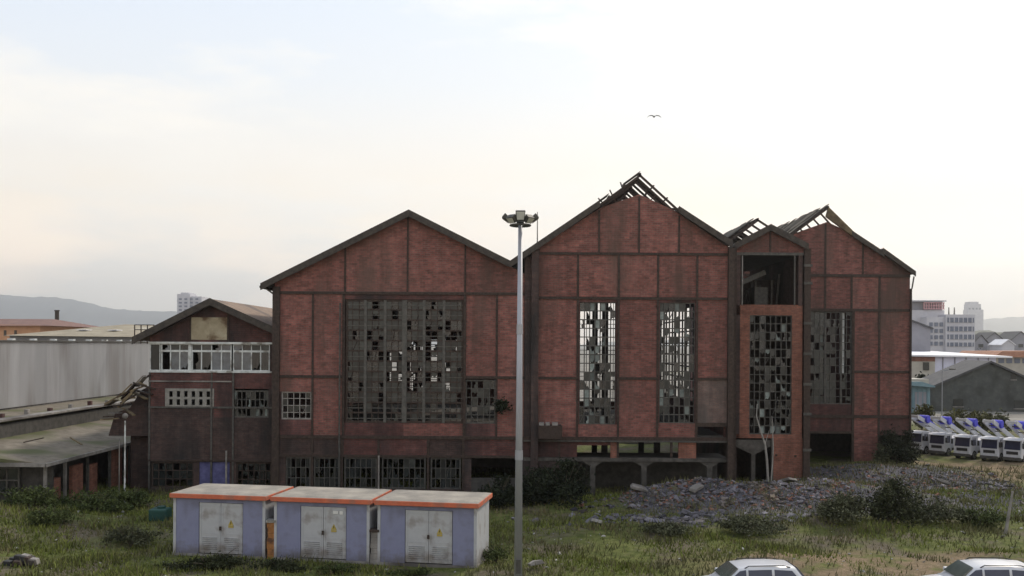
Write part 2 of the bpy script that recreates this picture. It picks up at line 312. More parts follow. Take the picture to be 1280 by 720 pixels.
def slope(root, p0, p1, y0, y1, ns, ny, miss, m=None, rafters=True, th=.05):
    """roof slope from eave p0 to ridge p1 (x,z): rafters, purlins and single sheets, some gone"""
    a = Vector((p0[0], 0, p0[1])); b = Vector((p1[0], 0, p1[1])); d = b-a; nrm = Vector((-d.z, 0, d.x)).normalized()
    if nrm.z < 0: nrm = -nrm
    dy = (y1-y0)/ny
    if rafters:
        for j in range(ny+1):
            yy = y0+j*dy+(.06 if j == 0 else -.06 if j == ny else 0)
            o = MB().beam(a+Vector((0, yy, 0))-nrm*.14, b+Vector((0, yy, 0))-nrm*.10, .08, .13).build('rafter', STEEL, root)
        for i in range(ns+1):
            q = a+d*(i/ns)
            MB().beam(q+Vector((0, y0, 0))-nrm*.02, q+Vector((0, y1, 0))-nrm*.02, .08, .07).build('purlin', STEEL, root)
    for i in range(ns):
        for j in range(ny):
            if miss(i/(ns-1 or 1), j/(ny-1 or 1)): continue
            q0 = a+d*(i/ns)+nrm*(.05+random.uniform(0, .03)); q1 = a+d*((i+1)/ns+.02)+nrm*(.05+random.uniform(0, .05))
            ya = y0+j*dy+.01; yb = ya+dy-.02; t = nrm*th
            n_ = 7; vs = []; fs = []            # corrugated sheet
            for e in range(n_+1):
                yy = ya+(yb-ya)*e/n_; lift = nrm*(.035 if e % 2 else 0)
                for q in (q0, q1): vs += [q+lift+Vector((0, yy, 0)), q+lift+t*.5+Vector((0, yy, 0))]
            for e in range(n_):
                k = e*4; fs += [(k, k+2, k+6, k+4), (k+1, k+5, k+7, k+3), (k, k+4, k+5, k+1), (k+2, k+3, k+7, k+6)]
            MB().add(vs, fs).build('roof_sheet', m or ROOFD, root)
# ================================================================ HALL 1 (left)
D0 = 57.1
R1 = thing('factory_hall', 'broad red brick factory hall with wide dark gridded window and intact gable roof', 'factory hall', ((500-640)*D0/F, D0, 0))
f = Facade(R1, D0); X = f.X; Z = f.Z
line1 = [(342, 353), (511, 268.5), (655, 342)]
f.gable([343, 431, 509, 581, 655], line1, 368, BR)
f.hbeam(343, 655, 367.5)
for a, b in ((346, 391), (391, 431), (581, 621), (621, 655)): f.panel(a, b, 367, 472, BR)
for x in (391, 429.5, 581, 621): f.vbeam(x, 369, 547, 3.2 if x in (429.5, 581) else 2.4)
f.hbeam(343, 431, 472); f.hbeam(580, 655, 472)
f.panel(346, 391, 472, 491, BR); f.panel(346, 391, 526, 547, BR2); f.panel(391, 431, 472, 547, BR); f.panel(621, 655, 472, 547, BR)
f.panel(346, 352, 491, 526, BR2); f.panel(581, 621, 530, 547, BR2)
def c1(u, v, m):
    if v < .06: return .5
    if v < .17: return .65
    return .25 if (.18 < u < .34 or .54 < u < .80) and .30 < v < .82 else .10
f.window(432, 579.5, 375, 530, 18, 12, .05, (GL1, GL1, GL2), .045, STEEL, (), cond=c1, fw=.14)
piece('mullion', GREYM, R1, X(502.5), X(508.5), D0+.02, D0+.15, Z(529), Z(376))
for y in range(1, 12): piece('transom', STEEL, R1, X(434), X(578), D0+.045, D0+.14, Z(375+y*12.9+1.0), Z(375+y*12.9-1.0))
for y in range(0, 12): piece('transom', GREYM, R1, X(434), X(578), D0+.06, D0+.13, Z(375+y*12.9+7.6), Z(375+y*12.9+6.7))
for x in (456.6, 481.2, 530, 554.8): piece('mullion', GREYM, R1, X(x-1.7), X(x+1.7), D0+.02, D0+.15, Z(529), Z(376))
f.panel(431, 581, 367, 375, BR2); f.panel(431, 505, 530, 547, BR2); f.panel(505, 581, 530, 547, BR)
f.window(352, 390, 491, 526, 5, 4, .4, (GL2, GL1), .05, CONC)
f.window(582, 620, 475, 530, 5, 5, .35, (GL1, GL2), .05, STEELG)
f.hbeam(343, 655, 547.5, 4.2)
for a, b, m in ((346, 391, BRG), (391, 431, BRG), (431, 474, BR2), (474, 536, BR2), (536, 581, BRG), (581, 655, BR2)): f.panel(a, b, 547, 571, m)
for x in (391, 428, 474, 536, 580): f.vbeam(x, 549, 618, 3)
f.hbeam(343, 655, 571, 3.2)
for a, b, n in ((358, 389, 5), (393, 426, 5), (431, 472, 6), (478, 533, 8), (539, 577, 6)):
    f.window(a, b, 573, 612, n, 3, .3, (GL2, GL2, GL1), .045, STEELG)
f.panel(343, 358, 571, 622, BRG); f.panel(343, 581, 612, 622, BRG)
f.panel(581, 590, 571, 622, BRG); f.panel(648, 655, 571, 622, BRG); f.panel(590, 648, 598, 622, DARKC, 'plinth')
piece('corner_column', STEEL, R1, X(341), X(350), D0-.15, D0+.3, 0, Z(360))
MB().tube((X(475), D0-.25, Z(612)), (X(475), D0-.25, Z(570)), .05).build('drainpipe', CONC, R1)
MB().tube((X(425.6), D0-.2, Z(612)), (X(425.6), D0-.2, Z(380)), .05).build('drainpipe', STEELG, R1)
B1 = D0+30
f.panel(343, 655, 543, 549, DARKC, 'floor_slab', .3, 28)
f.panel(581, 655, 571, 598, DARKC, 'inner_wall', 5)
# side and back walls
piece('side_wall', BR2, R1, X(343), X(343)+.26, D0+.27, B1, 0, Z(354))
fb = Facade(R1, B1); bx0, bx1 = X(343), X(655)
bwx = ((PX(486, B1), PX(578, B1), fb.Z(490), fb.Z(424)), (PX(586, B1), PX(616, B1), fb.Z(528), fb.Z(480)))
b0, b1, bz0, bz1 = bwx[0]
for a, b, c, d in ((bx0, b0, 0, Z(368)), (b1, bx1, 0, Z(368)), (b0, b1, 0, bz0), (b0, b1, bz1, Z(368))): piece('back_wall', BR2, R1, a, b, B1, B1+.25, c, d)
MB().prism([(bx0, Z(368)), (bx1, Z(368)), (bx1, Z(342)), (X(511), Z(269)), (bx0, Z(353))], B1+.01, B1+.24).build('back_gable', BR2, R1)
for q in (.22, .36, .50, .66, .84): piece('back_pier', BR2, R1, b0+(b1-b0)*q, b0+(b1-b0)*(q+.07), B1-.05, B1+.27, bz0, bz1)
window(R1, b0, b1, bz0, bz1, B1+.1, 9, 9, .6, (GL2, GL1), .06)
def roof_slab(root, a, b, y0, y1, th=.16, m=ROOFD, name='roof', verge=True):
    (x0, z0), (x1, z1) = a, b
    o = MB().prism([(x0, z0), (x1, z1), (x1, z1+th), (x0, z0+th)], y0, y1).build(name, m, root)
    if verge: MB().prism([(x0, z0-.20), (x1, z1-.20), (x1, z1+th+.05), (x0, z0+th+.05)], y0-.07, y0-.005).build('verge_board', VERGE, root)
    return o
pk = (X(511), Z(266.5)-.1)
roof_slab(R1, (X(328), Z(361)), pk, D0-.5, B1+.4); roof_slab(R1, pk, (X(637), Z(331)), D0-.5, B1+.4)
MB().tube((X(328.5), D0-.5, Z(361)), (X(328.5), B1, Z(361)), .1).build('gutter', VERGE, R1)
MB().tube((X(331), D0-.3, Z(361)), (X(342), D0-.2, Z(369)), .05).build('downpipe', VERGE, R1)
# ================================================================ HALL 2 (middle, tallest)
R2 = thing('factory_hall', 'tallest red brick factory hall with two narrow broken windows and a torn-open peak', 'factory hall', ((790-640)*D0/F, D0, 0))
f = Facade(R2, D0)
line2 = [(655, 322), (673, 309), (750, 259), (798, 242), (842, 262), (912, 309)]
f.gable([655, 673, 748, 798, 848, 912], line2, 316, BR)
f.hbeam(673, 912, 316.5)
for a, b in ((673, 722), (722, 773), (773, 822), (822, 871), (871, 912)): f.panel(a, b, 316, 372, BR)
f.panel(655.5, 673, 316, 547, BRG)
for x in (722, 773, 822, 871): f.vbeam(x, 318, 547, 2.6)
f.hbeam(657, 912, 372)
for a, b in ((673, 722), (773, 822), (871, 912)): f.panel(a, b, 372, 472, BR)
for a, b in ((673, 722), (773, 822)): f.panel(a, b, 472, 547, BR)
f.panel(871, 912, 472, 527, BRP); f.panel(871, 912, 527, 532, STEEL, 'lintel')
for a, b in ((673, 722), (773, 822), (871, 912)): f.hbeam(a, b, 472, 3)
for a, b, t in ((722, 773, 530), (822, 871, 528)): f.panel(a, b, t, 547, BR); f.panel(a, b, 372, 377, BR2)
def c2(u, v, m):
    if v > .93: return .12 if u < .7 else .8
    return .56 if v > .45 else .36
for a, b, u in ((724, 770, 530), (824, 869, 528)):
    f.window(a, b, 377, u, 7, 14, .5, (GL3, GL1, GL1, GL2), .06, STEELG, cond=c2, fw=.06)
    f.panel(a-2, a+.5, 377, u, BR2, 'jamb', .02); f.panel(b-.5, b+2.4, 377, u, BR2, 'jamb', .02)
piece('pilaster', BRG, R2, X(664), X(673), D0-.35, D0+.1, 0, Z(312))
piece('pilaster', STEEL, R2, X(909), X(916), D0-.3, D0+.3, 0, Z(309))
f.hbeam(655, 912, 547.5, 4.4)
piece('ledge', CONCD, R2, X(655), X(912), D0-.18, D0+.02, Z(551.5), Z(549.8))
f.panel(655, 722, 551, 571, BR2); f.panel(764, 773, 551, 573, BRO, 'pier'); f.panel(849, 871, 550, 573, BRO, 'pier')
f.panel(722, 764, 551, 556, BR2)
piece('ground_beam', CONCD, R2, X(655), X(912), D0-.05, D0+.35, Z(576), Z(571.5))
for x in (742, 806, 888):
    MB().prism([(X(x-3.2), 0), (X(x+3.2), 0), (X(x+3.2), Z(582)), (X(x+13), Z(576.2)), (X(x-13), Z(576.2)), (X(x-3.2), Z(582))], D0, D0+.3).build('haunched_column', CONCD, R2)
f.panel(655, 700, 576, 622, BRG)
for x in (700, 773, 840): f.vbeam(x, 551, 571, 2.6)
B2 = D0+24
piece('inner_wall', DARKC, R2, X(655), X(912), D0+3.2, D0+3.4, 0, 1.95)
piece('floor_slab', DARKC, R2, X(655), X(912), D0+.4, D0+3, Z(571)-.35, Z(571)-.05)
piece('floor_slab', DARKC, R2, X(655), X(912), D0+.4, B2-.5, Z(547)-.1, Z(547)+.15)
za_, zb_ = PZ(495, 74), PZ(386, 74)
for y0_, y1_, z0_, z1_ in ((D0+.27, 66.5, Z(549), Z(311)), (66.5, B2, Z(549), za_), (66.5, B2, zb_, Z(311))): piece('side_wall', BR2, R2, X(912)-.26, X(912), y0_, y1_, z0_, z1_)
for k in range(9): piece('mullion', STEEL, R2, X(912)-.2, X(912)-.1, 67.5+k*1.5, 67.65+k*1.5, za_, zb_)
for k in range(7): piece('transom', STEEL, R2, X(912)-.21, X(912)-.09, 66.5, B2, za_+.7+k*.85, za_+.8+k*.85)
for yy in (D0+8, D0+16):
    for x in (700, 773, 848): piece('inner_column', DARKC, R2, X(x)-.2, X(x)+.2, yy, yy+.4, 0, Z(330))
zt = Z(316); cur = X(655)
fz = lambda py: H+(HY-py)*B2/F
for a, b in ((722, 778), (820, 876)):
    xa, xb = PX(a, B2), PX(b, B2); 
    piece('back_wall', BR2, R2, cur, min(xa, X(912)), B2, B2+.25, Z(549), zt)
    if xb > X(912): xb = X(912)
    cur = xb
    if xa < X(912):
        piece('back_wall', BR2, R2, xa, xb, B2, B2+.25, Z(549), Z(549)+.8); piece('back_wall', BR2, R2, xa, xb, B2, B2+.25, min(fz(372), zt-.1), zt)
        window(R2, xa, xb, Z(549)+.8, min(fz(372), zt-.1), B2+.1, 5, 8, .85, (GL2, GL1), .05)
if cur < X(912)-.1: piece('back_wall', BR2, R2, cur, X(912), B2, B2+.25, Z(549), zt)
MB().prism([(X(655), zt), (X(912), zt), (X(912), Z(309)), (X(842), Z(265)), (X(750), Z(265)), (X(655), Z(322))], B2+.01, B2+.24).build('back_gable', BR2, R2)
roof_slab(R2, (X(637), Z(331)), (X(726), Z(270)), D0-.45, B2+.4)
roof_slab(R2, (X(726), Z(270)), (X(748), Z(255)), D0-.45, B2+.4)
roof_slab(R2, (X(846), Z(262)), (X(913), Z(305)), D0-.45, B2+.4)
pk = (X(798), Z(217))
ms = {(0, .0), (1, 0)}
slope(R2, (X(740), Z(259)), pk, D0-.4, D0+20, 3, 14, lambda u, v: int(round(v*13)) in (1, 4, 6, 9) or random.random() < .15)
slope(R2, (X(849), Z(262)), pk, D0-.4, D0+20, 3, 18, lambda u, v: int(round(v*17)) in (0, 1, 3, 4, 6, 7, 9, 11, 12, 14) or random.random() < .15)
for q in (.3, .55, .78):       # struts of the open peak, tilted like the photo's
    x = X(798-58*(1-q)); MB().beam((x, D0+.2, Z(259)+.1), (x-.5, D0+.2, pk[1]-(1-q)*2.0), .07, .07).build('strut', STEEL, R2)
for q in (.25, .5, .75):
    MB().beam((X(798)+q*1.1, D0+.1+q, Z(244)-q*.7), (X(798)+q*2.2, D0+.1+q, Z(223)-q*1.7), .06, .06).build('strut', STEEL, R2)
MB().beam((X(752), D0+.1, Z(256)), (X(845), D0+.1, Z(260)), .1, .12).build('tie_beam', STEEL, R2)
# made-up dark box standing in for a dark opening with a broken edge
hb = MB(); hb.box(X(673), X(702), D0-1.1, D0-.02, Z(546), Z(530)); hb.build('opening_box', STEEL, R2)
for a, b in ((674, 680), (682, 687), (690, 697)): MB().box(X(a), X(b), D0-.9, D0-.3, Z(530)-.05, Z(527)).build('rubble_piece', CONC, R2)
# lightning rod
rod = MB().tube((X(671), D0+.3, Z(303)), (X(671), D0+.3, Z(264)), .035, .02, 6).build('lightning_rod', STEEL, R2)
# ================================================================ STAIR TOWER
DA = 60.2
RA = thing('stair_tower', 'narrow projecting brick stair tower with open dark upper storey and orange brick frame', 'tower', ((962-640)*DA/F, DA, 0))
f = Facade(RA, DA); X = f.X; Z = f.Z
lineA = [(919, 305), (961, 281.5), (1005, 304)]
f.gable([919, 962, 1005], lineA, 314, BR)
f.hbeam(917, 1007, 315.5, 3.4, STEELG)
f.vbeam(922, 317, 380, 6, BRG); f.vbeam(927.5, 317, 380, 1.4, CONC, 0); f.vbeam(1000, 317, 380, 5, BRG); f.vbeam(993, 317, 380, 1.6, STEELG, 0)
f.panel(920, 1003, 379, 392, BRO, 'lintel'); f.panel(925, 937, 392, 541, BRO, 'jamb'); f.panel(990, 1003, 392, 541, BRO, 'jamb')
def cA(u, v, m): return .5
f.window(937, 990, 392, 541, 8, 14, .5, (GL3, GL1, GL2), .055, STEELG, cond=cA, fw=.06)
f.panel(921, 1003, 541, 546, BRO, 'sill'); f.panel(966, 1007, 546, 620, BRO)
for x, z in ((971, 567), (995, 568)): piece('bolt_plate', STEEL, RA, X(x)-.07, X(x)+.07, DA-.03, DA+.01, Z(z)-.07, Z(z)+.07)
f.vbeam(966, 546, 620, 2.4, STEELG); f.panel(919, 925, 380, 546, BRG)
MB().prism([(X(940), 0), (X(945), 0), (X(945), Z(566)), (X(964), Z(556)), (X(964), Z(548)), (X(919), Z(548)), (X(919), Z(556)), (X(940), Z(566))], DA, DA+.3).build('haunched_column', CONCD, RA)
piece('corner_pipe', STEEL, RA, X(1004), X(1012), DA-.2, DA+.3, 0, Z(309))
piece('corner_pipe', STEEL, RA, X(914), X(919.5), DA-.2, DA+.3, 0, Z(309))
for z in (330, 352, 402, 440, 478, 515, 560): piece('pipe_collar', STEELG, RA, X(1003), X(1013.5), DA-.26, DA-.21+.02, Z(z)-.08, Z(z)+.08)
BA = DA+13
piece('side_wall', BRG, RA, X(919), X(919)+.2, DA+.3, BA, 0, Z(306)); piece('side_wall', BRG, RA, X(1005)-.2, X(1005), DA+.3, BA, 0, Z(306))
piece('floor_slab', DARKC, RA, X(921), X(1003), DA+.3, BA, Z(386), Z(381)); piece('floor_slab', DARKC, RA, X(921), X(1003), DA+.3, BA, Z(546), Z(542))
piece('daylight_block', DARKC, RA, X(921), X(1003), DA+.3, BA, Z(317), Z(315.5))  # added slab under the roof; keeps daylight out so the storey stays dark
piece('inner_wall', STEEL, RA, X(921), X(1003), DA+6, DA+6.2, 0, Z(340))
for i in range(9):
    x = 934+i*6.8; top = random.uniform(335, 362)
    MB().beam((X(x), DA+3+random.random(), Z(380)), (X(x+random.uniform(-3, 3)), DA+3.2, Z(top)), .12, .12).build('machinery_strut', random.choice((STEELG, DARKC)), RA)
MB().beam((X(931), DA+1, Z(350)), (X(964), DA+1.6, Z(336)), .16, .3).build('fallen_girder', STEELG, RA)
MB().box(X(955), X(972), DA+2.4, DA+4, Z(380), Z(354)).build('machine_housing', STEELG, RA)
roof_slab(RA, (X(916), Z(307)), (X(961), Z(283)), DA-.3, DA+1.2, m=DARKC); roof_slab(RA, (X(961), Z(283)), (X(1008), Z(307)), DA-.3, DA+1.2, m=DARKC)
rk = (X(962), Z(263))
def mA(u, v): return (v < .45 and u > .3 and int(v*10) % 2 == 0)
slope(RA, (X(921), Z(293)), rk, DA+3, DA+15.5, 2, 12, lambda u, v: int(round(v*11)) in (0, 2, 4)); slope(RA, (X(1004), Z(289)), rk, DA+3, DA+15.5, 2, 6, lambda u, v: v < .55)
# ================================================================ HALL 3 (right, set back)
D3 = 74.5
R3 = thing('factory_hall', 'set-back right brick factory hall with a tall dark window and a skeletal roof', 'factory hall', ((1035-640)*D3/F, D3, 0))
f = Facade(R3, D3); X = f.X; Z = f.Z
line3 = [(930, 340), (985, 292), (1033, 275), (1062, 288), (1137, 337)]
f.gable([930, 985, 1031, 1078, 1137], line3, 342, BR)
f.hbeam(930, 1137, 342)
for a, b in ((930, 985), (985, 1031), (1031, 1064), (1064, 1099), (1099, 1137)): f.panel(a, b, 342, 385, BR)
for x in (985, 1031, 1064): f.vbeam(x, 343, 385, 2.4)
f.hbeam(930, 1137, 385); f.vbeam(1099, 343, 575, 2.6); f.vbeam(1066.5, 385, 575, 3)
for a, b in ((930, 1012), (1066, 1099), (1099, 1137)): f.panel(a, b, 385, 462, BR); f.panel(a, b, 462, 517, BR); f.hbeam(a, b, 462, 3)
f.panel(1012, 1066, 503, 517, BR2)
f.window(1012, 1065, 387, 503, 8, 12, .45, (GL1, GL2, GL1), .05, STEELG, (3, 6), cond=lambda u, v, m: .12 if u < .6 else (.95 if v > .35 and u < .9 else .6))
piece('pale_strip', WFRAME, R3, X(1051), X(1057), D3+.3, D3+.33, Z(465), Z(388)); piece('pale_strip', GL3, R3, X(1026), X(1031), D3+.4, D3+.43, Z(470), Z(400))  # pale upright strips behind the panes
f.hbeam(930, 1137, 518, 4); f.panel(1012, 1066, 518, 537, BR2); f.panel(1066, 1099, 518, 580, BR); f.panel(1099, 1137, 518, 541, BR2); f.panel(930, 1012, 518, 580, BRG)
f.panel(1130, 1137, 541, 580, BRG); f.hbeam(1012, 1066, 538, 3)
B3 = D3+22
piece('side_wall', BR2, R3, X(1137)-.26, X(1137), D3+.27, B3, 0, Z(339)); piece('side_wall', BR2, R3, X(930), X(930)+.26, D3+.27, B3, 0, Z(342))
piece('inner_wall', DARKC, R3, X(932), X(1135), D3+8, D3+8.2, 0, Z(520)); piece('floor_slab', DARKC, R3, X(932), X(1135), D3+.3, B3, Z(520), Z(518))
zc = lambda py: H+(HY-py)*B3/F
for a, b, c, d in ((930, 1046, 520, 342), (1080, 1137, 520, 342)): pass
xa, xb = PX(1050, B3), PX(1072, B3)
piece('back_wall', BR2, R3, X(930), xa, B3, B3+.25, 0, Z(342)); piece('back_wall', BR2, R3, xb, X(1137), B3, B3+.25, 0, Z(342)); piece('back_wall', BR2, R3, xa, xb, B3, B3+.25, 0, zc(470))
piece('back_wall', BR2, R3, xa, xb, B3, B3+.25, zc(385), Z(342)); window(R3, xa, xb, zc(470), zc(385), B3+.1, 3, 8, .7, (GL2,), .05)
MB().prism([(X(930), Z(342)), (X(1137), Z(342)), (X(1035), Z(275))], B3+.01, B3+.24).build('back_gable', BR2, R3)
rk = (X(1033), Z(256))
slope(R3, (X(942), Z(324)), rk, D3-.3, D3+22, 3, 32, lambda u, v: (int(round(v*31)) % 3 != 0 and v < .8 and u > .2 and random.random() < .85), m=ROOFW)
slope(R3, (X(1063), Z(288)), rk, D3-.3, D3+22, 1, 10, lambda u, v: True)
MB().prism([(X(1033), Z(257)), (X(1065), Z(288)), (X(1062), Z(292)), (X(1049), Z(283)), (X(1038), Z(275)), (X(1030), Z(269))], D3-.35, D3-.1).build('verge_panel', RUSTB, R3)
roof_slab(R3, (X(1062), Z(290)), (X(1102), Z(316)), D3-.4, B3+.3); roof_slab(R3, (X(1100), Z(311)), (X(1141), Z(340)), D3-.45, B3+.3)
MB().tube((X(1140), D3-.3, Z(343)), (X(1137.5), D3-.3, Z(358)), .06).build('downpipe', STEELG, R3)
MB().tube((X(1137), D3-.2, Z(358)), (X(1137), D3-.2, Z(575)), .09).build('downpipe', STEEL, R3)
# ================================================================ SIDE HOUSE (left)
DH = 58.0
RH = thing('side_house', 'small gabled brick house with a strip of white framed windows under its eaves', 'house', ((265-640)*DH/F, DH, 0))
f = Facade(RH, DH); X = f.X; Z = f.Z      # rows raised by 2 px for the roll
lineH = [(187, 424), (266, 382), (343, 414)]
f.gable([187, 238, 285, 343], lineH, 431, BR2)
f.panel(239, 285, 399, 427, mat('beige_patch', (.26, .22, .15), (.38, .34, .25), 1.6, .9, stain=(.12, .08, .05), stain_scale=1.2), 'render_patch', -.03, .02)
f.hbeam(186, 343, 431, 2.5, WFRAME)
BLUEG = mat('glass_blue', (.03, .04, .05), (.08, .10, .12), 2, .15, spec=.5, objvar=.5)
for a, b, n in ((201, 236, 3), (239, 289, 4), (291, 337, 4)):
    f.window(a, b, 441, 466, n, 1, .12, (BLUEG, GL2), .07, WFRAME, fw=.07); f.window(a, b, 432.3, 441, n, 1, .12, (BLUEG, GL2, GL1), .05, WFRAME, fw=.05)
f.window(187, 200, 432.3, 466, 1, 1, 0, (GL1,), .05, WFRAME, fw=.05); f.panel(338, 343, 431, 466, BRG)
f.panel(236.1, 238.9, 432, 466, WFRAME, 'frame_post', .02)
f.hbeam(186, 343, 467, 2.2, WFRAME)
for a, b, t, u, m in ((187, 343, 468, 488, BR2), (187, 207, 488, 513, BR2), (268, 291, 488, 524, BR2), (336, 343, 488, 524, BRG), (187, 268, 513, 524, BRG), (187, 265, 524, 578, BRG), (265, 343, 524, 578, BRG)): f.panel(a, b, t, u, m)
f.hbeam(186, 290, 479, 1.6, CONC); f.hbeam(186, 343, 511.5, 2.2, STEELG)
# white breeze-block screen with two rows of six holes
x0, x1, z0, z1 = X(207), X(268), Z(512), Z(488); m_ = MB(); n = 7
m_.box(x0, x1, DH-.04, DH+.1, z0, z0+.16).box(x0, x1, DH-.04, DH+.1, z1-.16, z1).box(x0, x1, DH-.035, DH+.095, (z0+z1)/2-.07, (z0+z1)/2+.07)
for i in range(n):
    cx = x0+.12+(x1-x0-.24)*i/(n-1); m_.box(cx-.12, cx+.12, DH-.03, DH+.09, z0+.16, (z0+z1)/2-.07).box(cx-.12, cx+.12, DH-.03, DH+.09, (z0+z1)/2+.07, z1-.16)
m_.build('perforated_screen', mat('screen_grey', (.17, .165, .15), (.27, .26, .24), 3, .9), RH)
f.window(291, 336, 490, 524, 8, 3, .5, (GL1, GL3), .06, STEELG)
for a, b in ((190, 243), (296, 340)): f.window(a, b, 580, 612, 6, 3, .3, (GL2,), .05, STEEL)
f.panel(187, 343, 612, 624, BRG); f.panel(243, 250, 578, 612, BRG); f.panel(288, 296, 578, 612, BRG); f.hbeam(186, 343, 578, 2.5)
f.panel(250, 288, 580, 612, mat('blue_door', (.05, .05, .13), (.11, .11, .24), 2, .7), 'door', .05, .1)
for x in (187.5, 265, 292): f.vbeam(x, 468, 620, 2.2, STEELG)
piece('chimney_pipe', CONC, RH, X(284), X(286), DH-.25, DH-.15, 0, Z(565))
BH = DH+22
piece('side_wall', BRG, RH, X(187), X(187)+.25, DH+.27, BH, 0, Z(426)); piece('side_wall', BRG, RH, X(343)-.25, X(343), DH+.27, BH, 0, Z(416)); piece('back_wall', BRG, RH, X(187), X(343), BH, BH+.25, 0, Z(430))
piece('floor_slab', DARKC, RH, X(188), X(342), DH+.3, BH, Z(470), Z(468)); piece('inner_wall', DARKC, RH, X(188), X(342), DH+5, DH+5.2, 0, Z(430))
pk = (X(266), Z(380))
roof_slab(RH, (X(170), Z(429)), pk, DH-.6, BH, .18, ROOFT); roof_slab(RH, pk, (X(347), Z(416)), DH-.6, BH, .18, ROOFT)
# ================================================================ LOW SHED ON THE LEFT
XS = -24.3; YS = 50.0
RS = thing('long_shed', 'long low shed with a flat weedy grey roof and orange brick pieces below its eaves', 'shed', (XS, YS, 0))
ROOFG = mat('roof_felt', (.10, .085, .065), (.19, .165, .13), 1.4, .95, bump=.5, stain=(.075, .08, .035), stain_scale=.35, stain_lo=.50)
m_ = MB(); m_.prism([(XS+.3, 2.55), (XS+.3, 2.72), (-30, 3.35), (-50, 3.4), (-50, 3.2), (-30, 3.15)], YS-.5, YS+34); m_.build('roof', ROOFG, RS)
MB().box(-50, XS+.35, YS-.6, YS-.51, 2.56, 2.76).build('fascia', CONC, RS)
MB().box(XS+.31, XS+.4, YS-.6, YS+14, 2.56, 2.74).build('fascia', CONC, RS)
piece('front_wall', BRG, RS, -50, -33.5, YS, YS+.25, 0, 2.5); piece('front_wall', DARKC, RS, -33.5, XS, YS+.8, YS+1, 0, 2.5)
window(RS, -28.6, -25.9, 1.0, 2.4, YS+.6, 4, 2, .2, (GL2,), .07, GREYM); window(RS, -33, -29.5, 1.0, 2.4, YS+.6, 5, 2, .2, (GL2,), .08, STEELG)
for y in (0, 2.2, 5.0, 8.0, 11.0, 14.0): piece('post', CONC if y < 3 else STEELG, RS, XS-.07, XS+.07, YS+y, YS+y+.14, 0, 2.5)
for y0_, y1_, zt_ in ((1.0, 2.0, 1.7), (3.4, 4.7, 2.1), (5.5, 6.6, 1.9), (8.6, 10.2, 2.4), (11.4, 12.9, 2.2)): piece('brick_panel', BRO, RS, XS-.3, XS-.1, YS+y0_, YS+y1_, 0, zt_)
piece('inner_wall', DARKC, RS, XS-2.6, XS-2.4, YS+1.1, YS+34, 0, 2.5)
piece('parapet', DARKC, RS, -30.3, -29.9, YS-.4, YS+34, 3.0, 4.15); piece('upper_roof', ROOFG, RS, -34.9, -30.3, YS-.4, YS+42, 4.05, 4.3)
piece('ledge', CONC, RS, -30.5, -29.7, YS-.4, YS+34, 4.32, 4.44)
for i in range(9): piece('vent_cap', BR2 if i % 2 else CONC, RS, -31.6, -31.35, YS+6+i*3.1, YS+6.3+i*3.1, 4.3, 4.5+.06*(i % 3))
for i in range(7):
    x = random.uniform(-29.5, -25); y = YS+random.uniform(2, 18); z = 2.75+(XS-x)*.11
    MB().beam((x, y, z+.1), (x+random.uniform(-1.5, 1.5), y+random.uniform(-1, 1), z+.2+random.random()*.3), .1, .06).build('fallen_plank', random.choice((RUSTB, CONC, STEEL)), RS)
# long corrugated wall hall behind
RW = thing('corrugated_hall', 'long pale grey corrugated metal hall wall running back behind the low shed', 'hall', (-34.9, 56, 0))
CORR = mat('corrugated_pale', (.40, .39, .39), (.48, .47, .47), .6, .6, .1, stain=(.33, .31, .30), stain_scale=.5, objvar=.07, stretch=(1, 1, .15))
n = 16; vs = []; fs = []
for e in range(n+1):
    x = (.07 if e % 2 else 0)
    vs += [(x, e/n*2, 0), (x, e/n*2, 4.6)]
    if e < n: k = e*2; fs.append((k, k+2, k+3, k+1))
me = bpy.data.meshes.new('wall_sheet'); me.from_pydata(vs, [], fs); me.materials.append(CORR)
for i in range(26):
    o = bpy.data.objects.new('wall_sheet', me); C.objects.link(o); o.parent = RW; o.location = (random.uniform(0, .02), i*2-8, 4.42)
piece('wall', CONC, RW, -54, -34.95, 48, 100, 0, 9.0); piece('coping', STEELG, RW, -35.1, -34.72, 48, 100, 9.02, 9.12)
for i in range(12): piece('vent_cap', WFRAME, RW, -36.6, -36.2, 60+i*3.2, 60.4+i*3.2, 9.0, 9.25)
# broken wall stub and tilted planks where the shed meets the house
RD = thing('collapsed_lean_to', 'collapsed lean-to of broken planks leaning at the left corner of the side house', 'ruin', (-22.3, 60, 0))
piece('wall_stub', BRG, RD, -23.6, -22.2, 59.5, 60.2, 0, 4.6); piece('wall_stub', CONC, RD, -23.4, -22.4, 60.3, 61.5, 0, 5.5)
for i in range(22):
    x = random.uniform(-24.6, -21.8); k = (x+24.6)/2.8; z = 4.6+k*1.9+random.uniform(-.5, .5)
    MB().beam((x-.4, 57.2+random.random()*1.5, z), (x+random.uniform(.2, .9), 57.8, z+random.uniform(-.5, 1.0)), random.uniform(.1, .35), .08).build('plank', random.choice((RUSTB, STEEL, CONC, RUSTB)), RD)
MB().prism([(-24.6, 3.3), (-21.6, 3.3), (-21.6, 6.6), (-22.6, 6.1), (-23.3, 5.0), (-24.2, 4.7)], 58.6, 59.2).build('wall_stub', BRG, RD)
